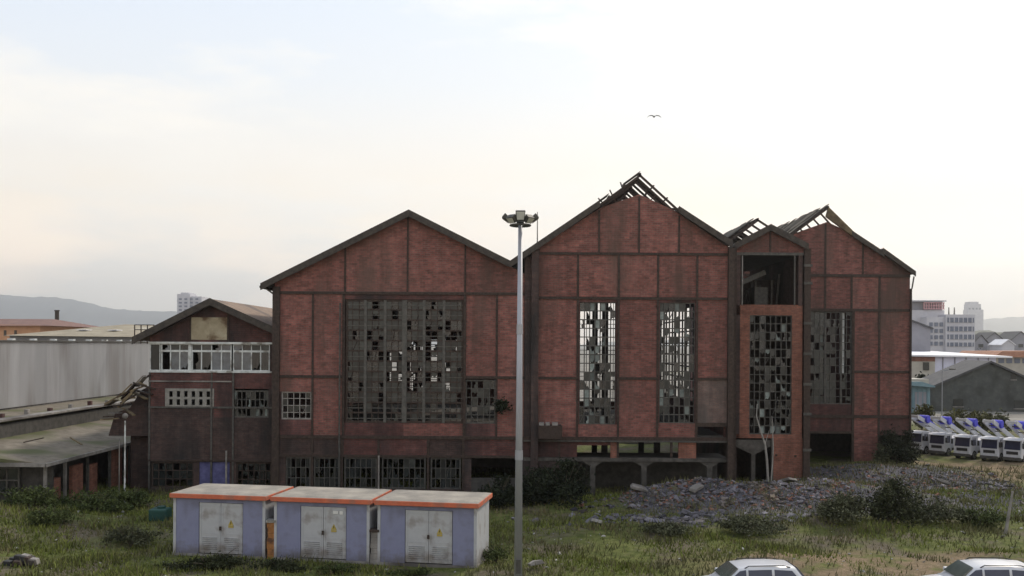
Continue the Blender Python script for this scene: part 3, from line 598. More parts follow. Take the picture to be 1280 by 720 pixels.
# ================================================================ KIOSKS
KB = mat('kiosk_blue', (.175, .185, .285), (.205, .22, .325), 1.2, .75, coord='obj', stain=(.15, .155, .225), stain_scale=1.2, bump=.05, grime=(.10, .085, .07))
KD = mat('kiosk_door', (.35, .36, .38), (.40, .41, .43), 1.5, .6, coord='obj', stain=(.25, .24, .235), stain_scale=1.5, grime=(.12, .09, .065))
KR = mat('kiosk_roof', (.20, .185, .165), (.33, .30, .255), 1.2, .9, coord='obj', stain=(.25, .23, .2), stain_scale=.8, bump=.2)
KO = mat('kiosk_trim', (.40, .10, .055), (.52, .145, .075), 2.5, .8, coord='obj', stain=(.3, .13, .09), stain_scale=2)
YEL = mat('sign_yellow', (.36, .28, .07), (.42, .33, .09), 3, .6, coord='obj'); BLK = mat('black_print', (.01, .01, .01), (.02, .02, .02), 3, .6, coord='obj'); SGW = mat('sign_white', (.55, .55, .55), (.62, .62, .6), 3, .6, coord='obj')
def kiosk(label, extra=False):
    w_, d_, h_ = 4.1, 2.6, 2.44
    r = thing('transformer_kiosk', label, 'kiosk', group='row of three transformer kiosks')
    # shell with a front frame: side bays, door opening
    MB().box(0, 1.13, 0, .12, .1, h_).build('wall_panel', KB, r, bevel=.012); MB().box(3.12, w_, 0, .12, .1, h_).build('wall_panel', KB, r, bevel=.012)
    MB().box(1.13, 3.12, .003, .12, 2.28, h_).build('door_header', KB, r)
    MB().box(0.003, .13, .12, d_, .1, h_).build('end_wall', KB, r); MB().box(w_-.13, w_-.003, .12, d_, .1, h_).build('end_wall', KD, r); MB().box(.13, w_-.13, d_-.12, d_, .1, h_).build('back_wall', KB, r)  # sunlight painted in: right end wall takes the pale door colour
    for x in (-.02, w_-.10): MB().box(x, x+.12, -.025, .10, .1, h_).build('corner_post', KD, r)
    MB().box(-.05, w_+.05, -.05, d_+.05, -.3, .1).build('plinth', CONC, r)
    MB().box(-.12, w_+.12, -.18, d_+.15, h_+.01, h_+.2).build('roof_trim', KO, r, bevel=.02)
    vs = [(-.09, -.15, h_+.202), (w_+.09, -.15, h_+.202), (w_+.09, d_+.12, h_+.202), (-.09, d_+.12, h_+.202), (.1, .05, h_+.25), (w_-.1, .05, h_+.25), (w_-.1, d_-.1, h_+.25), (.1, d_-.1, h_+.25)]
    MB().add(vs, [(3,2,1,0),(4,5,6,7),(0,1,5,4),(1,2,6,5),(2,3,7,6),(3,0,4,7)]).build('roof', KR, r)
    for i, x in enumerate((1.15, 2.13)):
        dm = MB(); dm.box(x, x+.965, .02, .07, .14, 2.26)
        o = dm.build('door', KD, r, bevel=.01)
        f_ = MB()
        for a, b in ((.06, .9),): f_.box(x+a, x+b, .005, .018, 2.12, 2.15); f_.box(x+a, x+b, .005, .018, .95, .97); f_.box(x+a, x+b, .005, .018, .22, .25); f_.box(x+a, x+a+.03, .006, .019, .25, 2.12); f_.box(x+b-.03, x+b, .006, .019, .25, 2.12)
        f_.build('door_moulding', KD, o)
        lv = MB()
        for k in range(7): lv.add([(x+.14, .018, .32+k*.08), (x+.82, .018, .32+k*.08), (x+.82, -.012, .30+k*.08), (x+.14, -.012, .30+k*.08)], [(0, 1, 2, 3), (3, 2, 1, 0)])
        lv.build('louvre', KD, o)
    MB().box(2.07, 2.15, -.03, .02, 1.12, 1.28).build('door_handle', STEEL, r)
    s = MB().prism([(2.46, 1.34), (2.70, 1.34), (2.58, 1.57)], -.012, .018).build('warning_sign', YEL, r)
    MB().prism([(2.59, 1.52), (2.555, 1.44), (2.58, 1.44), (2.565, 1.37), (2.61, 1.455), (2.588, 1.455)], -.018, -.0125).build('bolt_symbol', BLK, s)
    MB().box(2.47, 2.69, -.012, .018, 1.25, 1.32).build('sign_plate', YEL, r)
    if extra:
        MB().box(2.55, 2.77, -.012, .018, 2.0, 2.12).build('number_plate', SGW, r); MB().box(2.83, 2.97, -.012, .018, 1.98, 2.12).build('number_plate', SGW, r)
    return r
KA = Vector((-14.35, 40.75)); KANG = math.radians(-9.8)
for t_, lb, ex in ((.05, 'leftmost blue transformer kiosk, beside the open grass', False), (4.58, 'middle blue transformer kiosk with two small white plates on its door', True), (9.06, 'rightmost blue transformer kiosk, nearest the tall lamp mast', False)):
    k = kiosk(lb, ex); k.location = (KA.x+math.cos(KANG)*t_, KA.y+math.sin(KANG)*t_, 0); k.rotation_euler = (0, 0, KANG)
def kpt(t_, d): return (KA.x+math.cos(KANG)*t_-math.sin(KANG)*d, KA.y+math.sin(KANG)*t_+math.cos(KANG)*d)
RUSTO = mat('rust_orange', (.20, .085, .03), (.36, .17, .06), 3, .9, stain=(.1, .05, .03), stain_scale=3)
for t_, lb, m, h_ in ((4.41, 'orange stained block pillar between the left and middle kiosks', RUSTO, 1.35), (8.89, 'grey block pillar between the middle and right kiosks', CONC, 1.2)):
    x, y = kpt(t_, .1); p = thing('pillar', lb, 'pillar', (x, y, 0))
    zz = 0
    while zz < h_: piece('block', m, p, x-.15+random.uniform(-.02, .02), x+.15, y-.15, y+.2, zz, zz+.21); zz += .22
    piece('pillar_cap', WFRAME if m is RUSTO else STEEL, p, x-.2, x+.2, y-.2, y+.25, zz+.005, zz+.1)
# ================================================================ LAMP MAST
DM = 35.0; mx_, my_ = PX(649.5, DM), DM
RM = thing('lamp_mast', 'tall tapering grey lamp mast with a ring of floodlights in front of the factory', 'lamp mast', (mx_, my_, 0))
GALV = mat('galvanised_steel', (.26, .27, .30), (.34, .35, .38), 1.5, .5, .3, stretch=(1, 1, .2))
ztop = PZ(281, DM)
MB().tube((mx_, my_, 0), (mx_, my_, ztop), .155, .075, 16).build('mast', GALV, RM, smooth=True)
MB().box(mx_-.28, mx_+.28, my_-.28, my_+.28, 0, .05).build('base_plate', GALV, RM)
for zj in (4.8, 9.4): MB().tube((mx_, my_, zj), (mx_, my_, zj+.35), .16-.0058*zj+.012, .16-.0058*zj+.006, 16).build('sleeve_joint', GALV, RM)
MB().box(mx_-.09, mx_+.09, my_-.175, my_-.12, .7, 1.2).build('access_hatch', STEELG, RM)
zr = ztop-.02; ring = MB()
for i in range(16):
    a, b = 2*math.pi*i/16, 2*math.pi*(i+1)/16; ring.tube((mx_+.36*math.cos(a), my_+.36*math.sin(a), zr), (mx_+.36*math.cos(b), my_+.36*math.sin(b), zr), .04, n=6)
for i in range(4): a = math.pi/2*i; ring.tube((mx_, my_, zr), (mx_+.36*math.cos(a), my_+.36*math.sin(a), zr), .03, n=6)
ring.build('ring_bracket', STEELG, RM)
LG = mat('lamp_glass', (.35, .36, .34), (.5, .5, .46), 2, .2)
for k, (ang, tilt) in enumerate(((180, .9), (0, .9), (270, .25), (90, .3), (225, .75), (315, .75))):
    a = math.radians(ang); d = Vector((math.cos(a), math.sin(a), 0)); up = Vector((0, 0, 1))
    c = Vector((mx_, my_, zr+.12))+d*.32; ax = (d*math.sin(tilt)+up*math.cos(tilt)).normalized(); sd_ = Vector((-d.y, d.x, 0)); nn = ax.cross(sd_)
    if k > 3: c -= Vector((0, 0, .03)); ax = ax*.75
    def q(u, v, t): return c+ax*u+sd_*v+nn*t
    vs = [q(0, -.13, -.07), q(0, .13, -.07), q(0, .13, .07), q(0, -.13, .07), q(.38, -.18, -.1), q(.38, .18, -.1), q(.38, .18, .1), q(.38, -.18, .1)]
    fl = MB().add(vs, [(3,2,1,0),(4,5,6,7),(0,1,5,4),(1,2,6,5),(2,3,7,6),(3,0,4,7)]).build('floodlight', STEELG, RM, bevel=.02)
    sgn = 1 if q(0, 0, 1).z < q(0, 0, -1).z else -1
    MB().add([q(.06, -.12, .105*sgn), q(.06, .12, .105*sgn), q(.35, .15, .112*sgn), q(.35, -.15, .112*sgn)], [(0, 1, 2, 3)]).build('lamp_lens', LG, fl)
# small posts
def lamp_post(label, px, D, ytop, head=True, lean=0, m=None, r=.06):
    x = PX(px, D); z = PZ(ytop, D, px); t = thing('lamp_post' if head else 'post', label, 'lamp post' if head else 'post', (x, D, 0))
    MB().tube((x, D, -.2), (x+lean, D, z), r, r*.6, 8).build('pole', m or GALV, t)
    if head:
        MB().tube((x, D, z-.05), (x+.8, D-.2, z+.1), .035, .03, 6).build('arm', GALV, t); MB().box(x+.6, x+1.15, D-.33, D-.1, z+.08, z+.2).build('lamp_head', STEELG, t, bevel=.03)
    return t
lamp_post('thin pale lamp post in front of the dark gabled warehouse', 1178, 92, 463, True)
t = thing('lamp_post', 'short pale post with a round white lamp beside the low shed', 'lamp post', (PX(157, 52), 52, 0))
MB().tube((PX(157, 52), 52, 0), (PX(157, 52), 52, PZ(526, 52, 157)), .05, .04, 8).build('pole', WFRAME, t); b_ = MB()
for i in range(6):
    a0, a1 = math.pi*i/6, math.pi*(i+1)/6; zc_ = PZ(520, 52, 157); b_.tube((PX(157, 52), 52, zc_-math.cos(a0)*.16), (PX(157, 52), 52, zc_-math.cos(a1)*.16), max(.01, .16*math.sin(a0)), max(.01, .16*math.sin(a1)), 10)
b_.build('lamp_globe', CONC, t)
lamp_post('thin grey pole just left of the round-headed lamp by the shed', 150, 54, 548, False, r=.04, m=CONC)
lamp_post('short leaning pale post at the right edge of the waste ground', 1258, 47, 614, False, .35, CONC, .09)
# ================================================================ BIRD
bx, by = PX(816, 70), 70; bz = PZ(146, 70, 816)
bd = thing('bird', 'dark bird gliding high in the sky above the factory peaks', 'bird', (bx, by, bz))
BIRD = mat('bird_dark', (.05, .045, .04), (.08, .07, .06), 5, .8)
m_ = MB(); m_.tube((bx-.02, by-.18, bz), (bx, by-.05, bz+.01), .03, .06, 8); m_.tube((bx, by-.05, bz+.01), (bx, by+.12, bz), .06, .025, 8); m_.tube((bx-.02, by-.25, bz), (bx-.02, by-.18, bz), .008, .03, 8); m_.build('body', BIRD, bd, smooth=True)
for s in (-1, 1):
    p = [(0, .02), (.16*s, .10), (.34*s, .09), (.52*s, -.05)]; ch = (.12, .12, .09, .02); vs = []; fs = []
    for (dx, dz), c_ in zip(p, ch): vs += [(bx+dx, by-c_, bz+dz), (bx+dx, by+c_, bz+dz-.01), (bx+dx, by, bz+dz+.02)]
    for i in range(3):
        k = i*3; fs += [(k, k+3, k+5, k+2), (k+2, k+5, k+4, k+1), (k+1, k+4, k+3, k)]
    MB().add(vs, fs).build('wing', BIRD, bd)
MB().add([(bx-.03, by+.1, bz), (bx+.03, by+.1, bz), (bx+.08, by+.26, bz), (bx-.08, by+.26, bz), (bx, by+.1, bz+.02)], [(0, 1, 2, 3), (0, 3, 4), (3, 2, 4), (2, 1, 4), (1, 0, 4)]).build('tail', BIRD, bd)
# ================================================================ CARS
CARW = mat('car_white', (.50, .51, .54), (.55, .56, .59), 1, .28, coord='obj', spec=.5)
CARG = mat('car_glass', (.02, .024, .05), (.04, .045, .085), 1, .08, coord='obj', spec=.6)
WSG = mat('windscreen_glass', (.05, .065, .06), (.08, .095, .085), 1, .08, coord='obj', spec=.6)
TYRE = mat('tyre', (.012, .012, .012), (.02, .02, .02), 5, .9, coord='obj'); RIM = mat('rim', (.25, .25, .26), (.35, .35, .36), 3, .35, .7, coord='obj')
PLAS = mat('black_plastic', (.015, .015, .016), (.03, .03, .032), 4, .6, coord='obj'); LAMPC = mat('headlamp', (.4, .42, .45), (.5, .52, .55), 2, .1, coord='obj'); REDL = mat('tail_lamp', (.35, .01, .01), (.4, .02, .02), 2, .2, coord='obj')
def wheel(root, x, y, r, wd, side):
    o = MB().tube((x, y-wd/2, r), (x, y+wd/2, r), r, n=24).build('wheel', TYRE, root, smooth=False, bevel=.03)
    yy = y+side*wd/2; MB().tube((x, yy-side*.05, r), (x, yy+side*.012, r), r*.62, r*.58, 20).build('rim', RIM, o)
    hb_ = MB()
    for i in range(5): a = 2*math.pi*i/5; hb_.beam((x, yy+side*.02, r), (x+math.cos(a)*r*.56, yy+side*.02, r+math.sin(a)*r*.56), .05, .03)
    hb_.build('spoke', PLAS, o)
def car(label):
    r = thing('parked_car', label, 'car', group='white cars parked along the front')
    # stations: x (front = -), half width, sill z, belt z
    S = [(-2.12, .62, .42, .62), (-2.05, .80, .30, .88), (-1.75, .87, .25, .98), (-1.2, .90, .25, 1.06), (-.85, .90, .25, 1.10), (.0, .91, .25, 1.13), (.9, .91, .25, 1.15), (1.6, .90, .25, 1.16), (2.0, .86, .30, 1.12), (2.12, .74, .42, 1.02)]
    vs = []; n_ = 12
    for x, hw, zb_, zt_ in S:
        prof = [(-hw*.9, zb_), (-hw, zb_+.12), (-hw*1.0, zb_+.35*(zt_-zb_)), (-hw*.985, zb_+.75*(zt_-zb_)), (-hw*.95, zt_-.06), (-hw*.86, zt_)]
        ring_ = prof+[(-y_, z_) for y_, z_ in reversed(prof)]; vs += [(x, y_, z_) for y_, z_ in ring_]
    fs = [tuple(range(n_-1, -1, -1)), tuple(range((len(S)-1)*n_, len(S)*n_))]
    for i in range(len(S)-1):
        for j in range(n_): fs.append((i*n_+j, i*n_+(j+1) % n_, (i+1)*n_+(j+1) % n_, (i+1)*n_+j))
    b = MB().add(vs, fs).build('body', CARW, r, smooth=True); b.modifiers.new('s', 'SUBSURF').levels = 1; b.modifiers['s'].render_levels = 1
    # greenhouse
    G = [(-.98, .80, 1.06, 1.07), (-.80, .80, 1.07, 1.18), (-.30, .66, 1.08, 1.60), (.2, .66, 1.08, 1.665), (.9, .66, 1.08, 1.675), (1.62, .64, 1.08, 1.63), (1.97, .70, 1.08, 1.22), (2.03, .72, 1.06, 1.10)]
    vs = []; n_ = 8
    for x, hw, zb_, zt_ in G:
        hb2 = .82; vs += [(x, -hb2, zb_), (x, -(hw+.02), max(zb_+.005, zt_-.09)), (x, -(hw-.07), zt_-.015), (x, -hw*.4, zt_), (x, hw*.4, zt_), (x, hw-.07, zt_-.015), (x, hw+.02, max(zb_+.005, zt_-.09)), (x, hb2, zb_)]
    fs = [tuple(range(n_-1, -1, -1)), tuple(range((len(G)-1)*n_, len(G)*n_))]
    for i in range(len(G)-1):
        for j in range(n_): fs.append((i*n_+j, i*n_+(j+1) % n_, (i+1)*n_+(j+1) % n_, (i+1)*n_+j))
    MB().add(vs, fs).build('roof', CARW, r, smooth=True)
    def sy(z): return .82+(.68-.82)*(z-1.08)/(1.575-1.08)
    for s in (-1, 1):
        for P_ in ([(-.74, 1.19), (-.10, 1.19), (-.10, 1.56), (-.30, 1.53)], [(-.02, 1.19), (.78, 1.20), (.78, 1.57), (-.02, 1.555)], [(.87, 1.20), (1.72, 1.24), (1.48, 1.53), (.87, 1.57)]):
            pts = [(x, s*(sy(z)+.012), z) for x, z in P_]+[(x, s*(sy(z)-.02), z) for x, z in P_]
            MB().add(pts, [(0, 1, 2, 3), (7, 6, 5, 4), (0, 4, 5, 1), (1, 5, 6, 2), (2, 6, 7, 3), (3, 7, 4, 0)]).build('side_window', CARG, r)
        rl = MB(); rl.path([(-.12, s*.60, 1.60), (.02, s*.60, 1.675), (1.2, s*.59, 1.685), (1.45, s*.585, 1.62)], .018, .018, 6); rl.build('roof_rail', PLAS, r)
        mm = MB().box(-.72, -.52, s*.93-.09, s*.93+.09, 1.12, 1.27).build('wing_mirror', CARW, r, bevel=.03)
        hl = MB().box(-2.07, -1.86, s*.66-.13, s*.66+.13, .70, .86).build('headlight', LAMPC, r, bevel=.02)
        tl = MB().box(2.0, 2.13, s*.74-.08, s*.74+.06, .78, 1.05).build('tail_light', REDL, r, bevel=.02)
        for x in (-1.32, 1.33):
            ar = MB(); pts = [(x+.42*math.cos(a_), .33+.42*math.sin(a_)) for a_ in [math.pi*i/10 for i in range(11)]]
            ar.add([(px_, s*.905, pz_) for px_, pz_ in pts]+[(px_, s*.80, pz_) for px_, pz_ in pts], [tuple(range(11)), tuple(range(21, 10, -1))]+[(i, i+11, i+12, i+1) for i in range(10)]); ar.build('wheel_arch', PLAS, r)
            wheel(r, x, s*.80, .33, .23, s)
    def quad(P_, name, m, off):
        MB().add(P_+[(x+off[0], y, z+off[1]) for x, y, z in P_], [(0, 1, 2, 3), (7, 6, 5, 4), (0, 4, 5, 1), (1, 5, 6, 2), (2, 6, 7, 3), (3, 7, 4, 0)]).build(name, m, r)
    quad([(-.79, -.70, 1.205), (-.79, .70, 1.205), (-.335, .58, 1.58), (-.335, -.58, 1.58)], 'windscreen', WSG, (-.03, .03))
    quad([(1.95, .64, 1.26), (1.95, -.64, 1.26), (1.67, -.55, 1.59), (1.67, .55, 1.59)], 'rear_window', CARG, (.03, .02))
    MB().box(-2.18, -1.98, -.7, .7, .34, .5).build('bumper', PLAS, r, bevel=.03); MB().box(1.98, 2.17, -.7, .7, .38, .55).build('bumper', PLAS, r, bevel=.03)
    MB().box(-2.10, -2.03, -.42, .42, .58, .74).build('grille', PLAS, r)
    return r
c = car('white estate car with roof rails parked in front of the rubble, left of the two'); D = 33.0
c.location = (PX(934, D)-.1, D, -.10); c.rotation_euler = (0, 0, math.radians(3))
c = car('white estate car with roof rails at the bottom right corner of the photo'); D = 32.6
c.location = (PX(1220, D)+.05, D, .06); c.rotation_euler = (0, 0, math.radians(-3))
# ================================================================ TRUCKS
TW = mat('truck_white', (.42, .43, .47), (.55, .56, .60), 1.2, .5, coord='obj', stain=(.3, .3, .31)); TB = mat('truck_blue', (.05, .05, .45), (.09, .09, .6), 2, .6, coord='obj')
def truck():
    r = thing('boom_truck', 'x', 'truck')
    cab = [(0, .55), (0, 1.35), (-.22, 2.35), (-.35, 2.5), (-1.75, 2.5), (-1.75, .55)]
    MB().prism([(x, z) for x, z in cab], -1.1, 1.1).build('cab', TW, r, bevel=.06)
    MB().add([(.015, -.95, 1.42), (.015, .95, 1.42), (-.19, .90, 2.28), (-.19, -.90, 2.28), (-.03, -.95, 1.42), (-.03, .95, 1.42), (-.22, .9, 2.28), (-.22, -.9, 2.28)], [(0,1,2,3),(7,6,5,4),(0,4,5,1),(1,5,6,2),(2,6,7,3),(3,7,4,0)]).build('windscreen', CARG, r)
    MB().add([(-.15, -1.05, 2.42), (.25, -1.0, 2.30), (.25, 1.0, 2.30), (-.15, 1.05, 2.42), (-.15, -1.05, 2.52), (.25, -1.0, 2.36), (.25, 1.0, 2.36), (-.15, 1.05, 2.52)], [(0,3,2,1),(4,5,6,7),(0,1,5,4),(1,2,6,5),(2,3,7,6),(3,0,4,7)]).build('sun_visor', TW, r)
    for s in (-1, 1):
        MB().prism([(-.35, 1.5), (-1.25, 1.5), (-1.25, 2.25), (-.5, 2.25)], s*1.1-.02, s*1.1+.02).build('side_window', CARG, r)
        MB().box(.0, .06, s*.8-.16, s*.8+.16, .72, .92).build('headlight', LAMPC, r); MB().box(-.1, .1, s*1.3-.08, s*1.3+.08, 1.6, 2.1).build('mirror', PLAS, r); 
        for x in (-.9, -4.6): wheel(r, x, s*.98, .5, .3, s)
    MB().box(-.02, .12, -1.1, 1.1, .38, .68).build('bumper', STEELG, r, bevel=.03); MB().box(.001, .03, -.7, .7, .95, 1.25).build('grille', PLAS, r)
    MB().box(-6.4, -1.7, -.45, .45, .55, .85).build('chassis', PLAS, r)
    MB().prism([(-1.95, .9), (-6.3, .9), (-6.5, 1.5), (-5.9, 2.0), (-1.95, 1.9)], -1.05, 1.05).build('hopper_body', TW, r, bevel=.03)
    for s in (-1, 1): MB().beam((-6.0, s*.75, 1.9), (.2, s*.55, 4.1), .16, .42).build('boom_arm', TW, r)
    MB().beam((.2, -.7, 4.1), (.2, .7, 4.1), .2, .26).build('boom_head', TW, r)
    for x, z in ((-1.2, 3.6), (-3.2, 2.9), (-5.0, 2.25)): MB().beam((x, -.7, z), (x, .7, z), .12, .1).build('cross_bar', STEELG, r)
    MB().tube((-1.6, -.35, 3.75), (-1.6, .95, 3.75), .42, n=14).build('blue_drum', TB, r, bevel=.04); MB().prism([(-1.9, 3.45), (-3.6, 2.9), (-3.6, 3.1), (-1.9, 3.9)], .05, .55).build('blue_cover', TB, r)
    return r
t0 = truck()
for i, (px, D, lb) in enumerate(((1151, 81, 'white boom truck half hidden behind the dark bush at the factory corner'), (1179, 79.5, 'second white boom truck from the factory corner'), (1211, 77.5, 'third white boom truck, middle of the parked row'),
                                 (1245, 76, 'fourth white boom truck from the factory corner'), (1274, 75, 'white boom truck cut by the right edge of the photo'))):
    t = t0 if i == 0 else copy_tree(t0)
    t.location = (PX(px, D)-.5, D, -.1); t.rotation_euler = (0, 0, math.radians(-142+i*1.5+(i%2)*2.5)); t.scale = (.78, .62, .8)
    tag(t, lb, 'truck', 'white boom trucks parked in a row')
# ================================================================ FOLIAGE
def leafmat(name, c1, c2, isl=.45): return mat(name, c1, c2, 1.2, .8, island=isl, spec=.15)
LD = leafmat('leaf_dark', (.010, .014, .009), (.024, .030, .015)); LDM = leafmat('leaf_dark_olive', (.022, .028, .014), (.045, .050, .024)); LM = leafmat('leaf_mid', (.040, .056, .018), (.075, .09, .03)); LO = leafmat('leaf_olive', (.06, .062, .025), (.10, .095, .04)); LG_ = leafmat('leaf_grey', (.05, .055, .032), (.085, .09, .05))
TWIG = mat('twig', (.05, .04, .03), (.09, .075, .055), 4, .9)
def leaves(cx, cy, cz, rx, ry, rz, n, s, clumps=24):
    cc = RNG.normal(size=(clumps, 3)); cc /= np.linalg.norm(cc, axis=1)[:, None]; cc *= RNG.uniform(.3, .95, (clumps, 1)); cc[:, 2] = np.abs(cc[:, 2])*1.0-.15
    k = RNG.integers(0, clumps, n); p = cc[k]+RNG.normal(size=(n, 3))*RNG.uniform(.06, .21, (clumps, 1))[k]
    p = p*[rx, ry, rz]+[cx, cy, cz]; p[:, 2] = np.maximum(p[:, 2], g(p[:, 0], p[:, 1])+.03)
    a = RNG.normal(size=(n, 3)); a /= np.linalg.norm(a, axis=1)[:, None]; b = RNG.normal(size=(n, 3)); b = np.cross(a, b); b /= np.linalg.norm(b, axis=1)[:, None]
    L = s*RNG.uniform(.5, 1.3, (n, 1)); V = np.stack([p-a*L, p+b*L*.45, p+a*L, p-b*L*.45], 1).reshape(-1, 3)
    return V, np.arange(4*n).reshape(-1, 4)
def bush(label, px, D, w_, h_, m, n=2500, s=.09, py=None, ry=None, name='bush', group=None):
    x = PX(px, D); z0 = float(g(x, D)); t = thing(name, label, 'bush' if name == 'bush' else 'plant', (x, D, z0), group)
    V, F_ = leaves(x, D, z0+h_*.32, w_/2, (ry or w_*.4), h_*.68, n, s); np_mesh('foliage', V, F_, m, t, (x, D, z0))
    b_ = MB()
    for i in range(9):
        a = random.uniform(0, 6.28); q = random.uniform(.3, .8)
        b_.path([(x, D, z0-.1), (x+math.cos(a)*w_*.15*q, D+math.sin(a)*w_*.12*q, z0+h_*.4), (x+math.cos(a)*w_*.4*q, D+math.sin(a)*w_*.3*q, z0+h_*random.uniform(.6, .98))], .03, .008, 5)
    b_.build('stem', TWIG, t); return t
bush('large black-green thicket at the foot of the wall between the two big halls', 705, 54.5, 4.6, 2.5, LD, 9000, .11)
bush('black-green bush right behind the tall lamp mast', 668, 53.5, 2.4, 2.0, LD, 4000, .11)
bush('added black-green bush standing in for shaded grass between the lamp mast and the right kiosk', 622, 52.5, 2.8, 1.9, LD, 4500, .11)  # added near-black bush in place of grass in shadow
bush('tallest dark bushy shrub on the waste ground above the right car', 1112, 47.5, 3.2, 2.5, LDM, 5500, .09)
bush('broad low dark bush left of the tallest shrub', 1052, 47.5, 3.6, 1.3, LG_, 4500, .08)
bush('low grey-green bush right of the tallest shrub', 1170, 48.5, 3.6, 1.2, LG_, 3600, .08)
bush('rounded low bush near the right edge by the leaning post', 1228, 48.5, 2.8, 1.0, LM, 2600, .08)
bush('dark upright bush against the right corner of the set-back hall', 1122, 72.5, 3.3, 2.9, LD, 4500, .12)
bush('small bush at the trucks side of the factory corner', 1104, 72, 1.6, 1.8, LG_, 1500, .1)
bush('olive shrub in front of the dark gabled warehouse, left of the thin lamp post', 1153, 104, 3.4, 3.2, LO, 1400, .2)
bush('large yellow-green shrub in front of the dark gabled warehouse', 1214, 100, 6.0, 3.0, LO, 2200, .2)
bush('grey shrub right of the yellow-green one by the warehouse', 1248, 100, 3.5, 2.6, LG_, 1200, .2)
bush('rounded green shrub on the grass at the far left', 62, 44.6, 2.4, 1.0, LM, 3200, .07)
bush('olive shrub in the middle of the left grass', 166, 42.5, 2.4, 1.0, LG_, 3000, .07)
bush('dark hedge clump under the low shed corner', 40, 48.3, 3.4, 1.2, LM, 3000, .08)
bush('wide green hedge clump in front of the orange shed bricks', 120, 49, 4.2, 1.3, LM, 4000, .08)
bush('hedge clump between the low shed and the side house', 165, 51, 3.2, 1.3, LM, 3000, .08)
bush('low dark shrubs under the left kiosk wall', 262, 38.2, 4.0, .75, LDM, 4500, .06, ry=.5)
bush('dark weed clump under the gap of the left and middle kiosks', 352, 37.9, 2.6, .55, LDM, 2400, .06, ry=.5)
bush('weed clump in front of the middle kiosk', 420, 37.6, 2.4, .45, LM, 1800, .05, ry=.5)
bush('weed clump in front of the right kiosk', 520, 37.2, 2.8, .4, LM, 1800, .05, ry=.4)
bush('green weeds at the right end of the right kiosk', 620, 39.6, 1.6, .7, LM, 1600, .05)
bush('olive bush below the rubble and left of centre', 838, 45.5, 2.6, .6, LG_, 2600, .08)
bush('dark bush patch below the rubble, left of the big shrubs', 935, 46.5, 3.6, .8, LG_, 3400, .08)
xx, zz = PX(628, 56.8), PZ(508, 56.8)
o = thing('wall_plant', 'dark tuft of leaves growing from the brick wall beside the lamp mast', 'plant', (xx, 56.8, zz))
n = 260; p = RNG.normal(size=(n, 3))*[.2, .12, .2]+[xx, 56.8, zz]; a = RNG.normal(size=(n, 3))*.06; b = RNG.normal(size=(n, 3))*.06
np_mesh('foliage', np.stack([p-a, p+b, p+a, p-b], 1).reshape(-1, 3), np.arange(4*n).reshape(-1, 4), LD, o, (xx, 56.8, zz))
MB().path([(xx, 57.1, zz-.5), (xx-.02, 56.9, zz-.2), (xx+.05, 56.8, zz+.1)], .025, .01).build('stem', TWIG, o)
# bare saplings in front of the tower
sp = thing('bare_sapling', 'pale bare sapling bending up in front of the stair tower', 'sapling', (PX(962, 57.5), 57.5, .5))
x = PX(962, 57.5); PALE = mat('pale_bark', (.19, .18, .17), (.28, .27, .25), 4, .9)
zz = lambda py: PZ(py, 57.5, 960)
MB().path([(x, 57.5, .2), (x-.12, 57.5, zz(575)), (PX(957, 57.5), 57.5, zz(555)), (PX(951, 57.5), 57.5, zz(538)), (PX(946, 57.5), 57.5, zz(520)), (PX(947, 57.5), 57.5, zz(505))], .08, .03, 7).build('trunk', PALE, sp)
MB().path([(x+.1, 57.6, .2), (PX(967, 57.5), 57.6, zz(580)), (PX(968, 57.5), 57.6, zz(560)), (PX(966, 57.5), 57.6, zz(520))], .05, .02, 6).path([(PX(957, 57.5), 57.5, zz(555)), (PX(962, 57.5), 57.5, zz(538))], .03, .012, 5).build('branch', PALE, sp)
# distant trees right of the office block
for px, D, h_, w_, lb in ((1226, 300, 9, 5, 'dark distant conifer right of the office block'), (1234, 330, 6, 7, 'low round distant tree right of the conifer'), (1152, 150, 5, 5, 'small round tree in front of the grey workshop')):
    x = PX(px, D); t = thing('tree', lb, 'tree', (x, D, 0)); V, F_ = leaves(x, D, h_*.55, w_*.5, w_*.5, h_*.5, 1500, .35); np_mesh('crown', V, F_, LD, t, (x, D, 0))
    MB().tube((x, D, 0), (x, D, h_*.6), .25, .1).build('trunk', TWIG, t)
YC = mat('pale_backing_concrete', (.30, .28, .25), (.40, .375, .335), .5, .9); yd = MB().box(-34, 34, 98, 150, -.3, .25); yo = yd.build('pale_backing', YC); tag(yo, kind='structure')  # added pale slab; its sunlit top brightens the view through the halls
YB = MB().box(-14, 13, 82.2 + 6, 97.9, -.3, .26).build('pale_backing_near', YC); tag(YB, kind='structure')  # nearer added pale slab, brightens the gap under the middle hall
